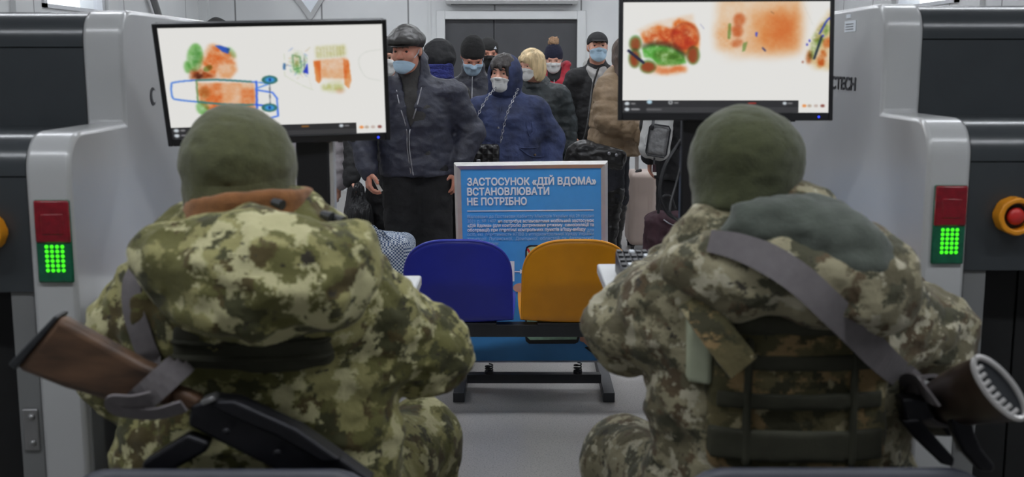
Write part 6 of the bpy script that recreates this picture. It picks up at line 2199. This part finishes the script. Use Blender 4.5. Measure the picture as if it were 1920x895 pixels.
MB(bk.location).tube(spline([at(1214, 250, 7.41), at(1208, 262, 7.40), at(1210, 272, 7.40), at(1214, 258, 7.40)], 5), .004, 6).build('drawcord', M['pack_grey'], bk, smooth=True)
tg = empty('luggage_tag', at(1227, 318, 7.42), 'small red and white tag hanging below the pale backpack', 'tag')
MB(tg.location).ribbon([at(1228, 284, 7.44), at(1226, 309, 7.42)], .012, .003).build('loop', M['black_plastic'], tg)
MB(tg.location).box(at(1226.5, 316, 7.42), (.011, .003, .026)).build('holder', M['burgundy'], tg, bev=.002)
MB(tg.location).box(at(1228, 326, 7.415), (.010, .003, .010)).build('card', M['paper'], tg)
pb = empty('travel_bag', at(1250, 425, 7.2), 'dark burgundy bag standing on the floor behind the blue seat on the far right', 'bag')
pb.location.z = 0
Sb = SDF().box((pb.location.x + .02, 7.2, .28), (.16, .10, .28), .08)
solid('bag_body', Sb, .009, M['burgundy'], pb, pb.location, [(-.012, (9, 9, 9))])
MB(pb.location).tube(spline([at(1234, 400, 7.09), at(1240, 372, 7.07), at(1256, 368, 7.07), at(1266, 392, 7.09)], 6), .009, 8).build('handle', M['black_plastic'], pb, smooth=True)
MB(pb.location).tube(spline([at(1244, 412, 7.09), at(1256, 420, 7.08), at(1268, 424, 7.09)], 5), .005, 6).build('zip', M['zip'], pb, smooth=True)

# ---------------------------------------------------------------- pale suitcase
b0 = at(1203, 463, 9.0)
sc_ = empty('suitcase', (b0.x, 9.1, 0), 'pale pink hard-shell suitcase with its handle pulled up beside the beige jacket', 'suitcase')
O = sc_.location
zt_ = float(at(1205, 322, 9.0).z)
Sb = SDF().box((O.x, 9.1, .045 + (zt_ - .045) / 2), (.115, .19, (zt_ - .045) / 2), .05)
sho = solid('shell', Sb, .007, M['suitcase'], sc_, O)
for dx in (-.042, .042):
    MB(O).prism([(O.x + dx - .004, 9.1 - .192, .11), (O.x + dx + .004, 9.1 - .192, .11), (O.x + dx + .004, 9.1 - .192, zt_ - .07), (O.x + dx - .004, 9.1 - .192, zt_ - .07)], (0, .004, 0)).build('rib', M['suitcase'], sho)
for dx in (-.08, .08):
    for dy in (-.14, .14):
        MB(O).cyl((O.x + dx - .012, 9.1 + dy, .027), (O.x + dx + .012, 9.1 + dy, .027), .027, 16).box((O.x + dx, 9.1 + dy, .05), (.018, .018, .01)).build('wheel', M['black_plastic'], sc_, smooth=False)
hz = float(at(1198, 240, 9.1).z)
MB(O).bx(O.x - .05, O.x - .03, 9.05, 9.07, zt_ - .03, hz).bx(O.x - .05, O.x - .03, 9.13, 9.15, zt_ - .03, hz).build('telescopic_handle', M['alu'], sc_)
MB(O).bx(O.x - .056, O.x - .024, 9.03, 9.17, hz, hz + .025).build('grip', M['black_plastic'], sc_, bev=.006)
MB(O).tube(spline([(O.x - .07, 8.97, zt_ - .06), (O.x - .055, 8.96, zt_ + .0), (O.x - .02, 8.99, zt_ + .012)], 6), .014, 8).build('carry_handle', M['black_plastic'], sc_, smooth=True)

# ---------------------------------------------------------------- plastic bags on the left
hA = at(668, 352, 6.87)
pbg = empty('plastic_bag', at(668, 420, 6.86), 'long black plastic bag hanging from the hand of the person hidden by the monitor', 'bag')
Sb = SDF()
Sb.cap(hA + Vector((0, 0, -.02)), at(672, 400, 6.86), .05, .08, .03)
Sb.cap(at(672, 400, 6.86), at(676, 470, 6.86), .085, .10, .03)
solid('bag_body', Sb, .008, M['plastic_bag'], pbg, pbg.location, [(-.009, (15, 15, 2)), (.004, (40, 40, 10))])
for dx in (-6, 8):
    MB(pbg.location).ribbon(spline([at(668 + dx, 372, 6.82), at(667 + dx * .5, 358, 6.80), at(668, 346, 6.81)], 5), .022, .003).build('bag_handle', M['plastic_bag'], pbg)
cb = empty('checked_bag', (float(at(724, 480, 6.0).x), 6.0, 0), 'blue and white checked bag on the floor beside the man in the flat cap', 'bag')
zc = lambda v: float(at(724, v, 5.9).z)
Sb = SDF().box((cb.location.x + .02, 6.0, zc(448) / 2), (.125, .10, zc(448) / 2), .05)
for pt in ((708, 446), (728, 442)):
    q_ = at(pt[0], pt[1], 6.0)
    Sb.cap((q_.x, q_.y, q_.z - .06), tuple(q_), .06, .03, .05)
solid('bag_body', Sb, .008, M['check'], cb, cb.location, [(-.014, (9, 9, 7))])
MB(cb.location).ribbon(spline([at(704, 452, 5.92), at(698, 436, 5.92), at(696, 426, 5.94), at(702, 428, 5.94), at(712, 440, 5.92)], 6), .022, .004).build('bag_handle', M['check'], cb)
MB(cb.location).ribbon(spline([at(712, 452, 5.9), at(706, 440, 6.1), at(712, 434, 5.92), at(722, 442, 5.92), at(728, 450, 5.92)], 6), .022, .004).build('bag_handle', M['check'], cb)
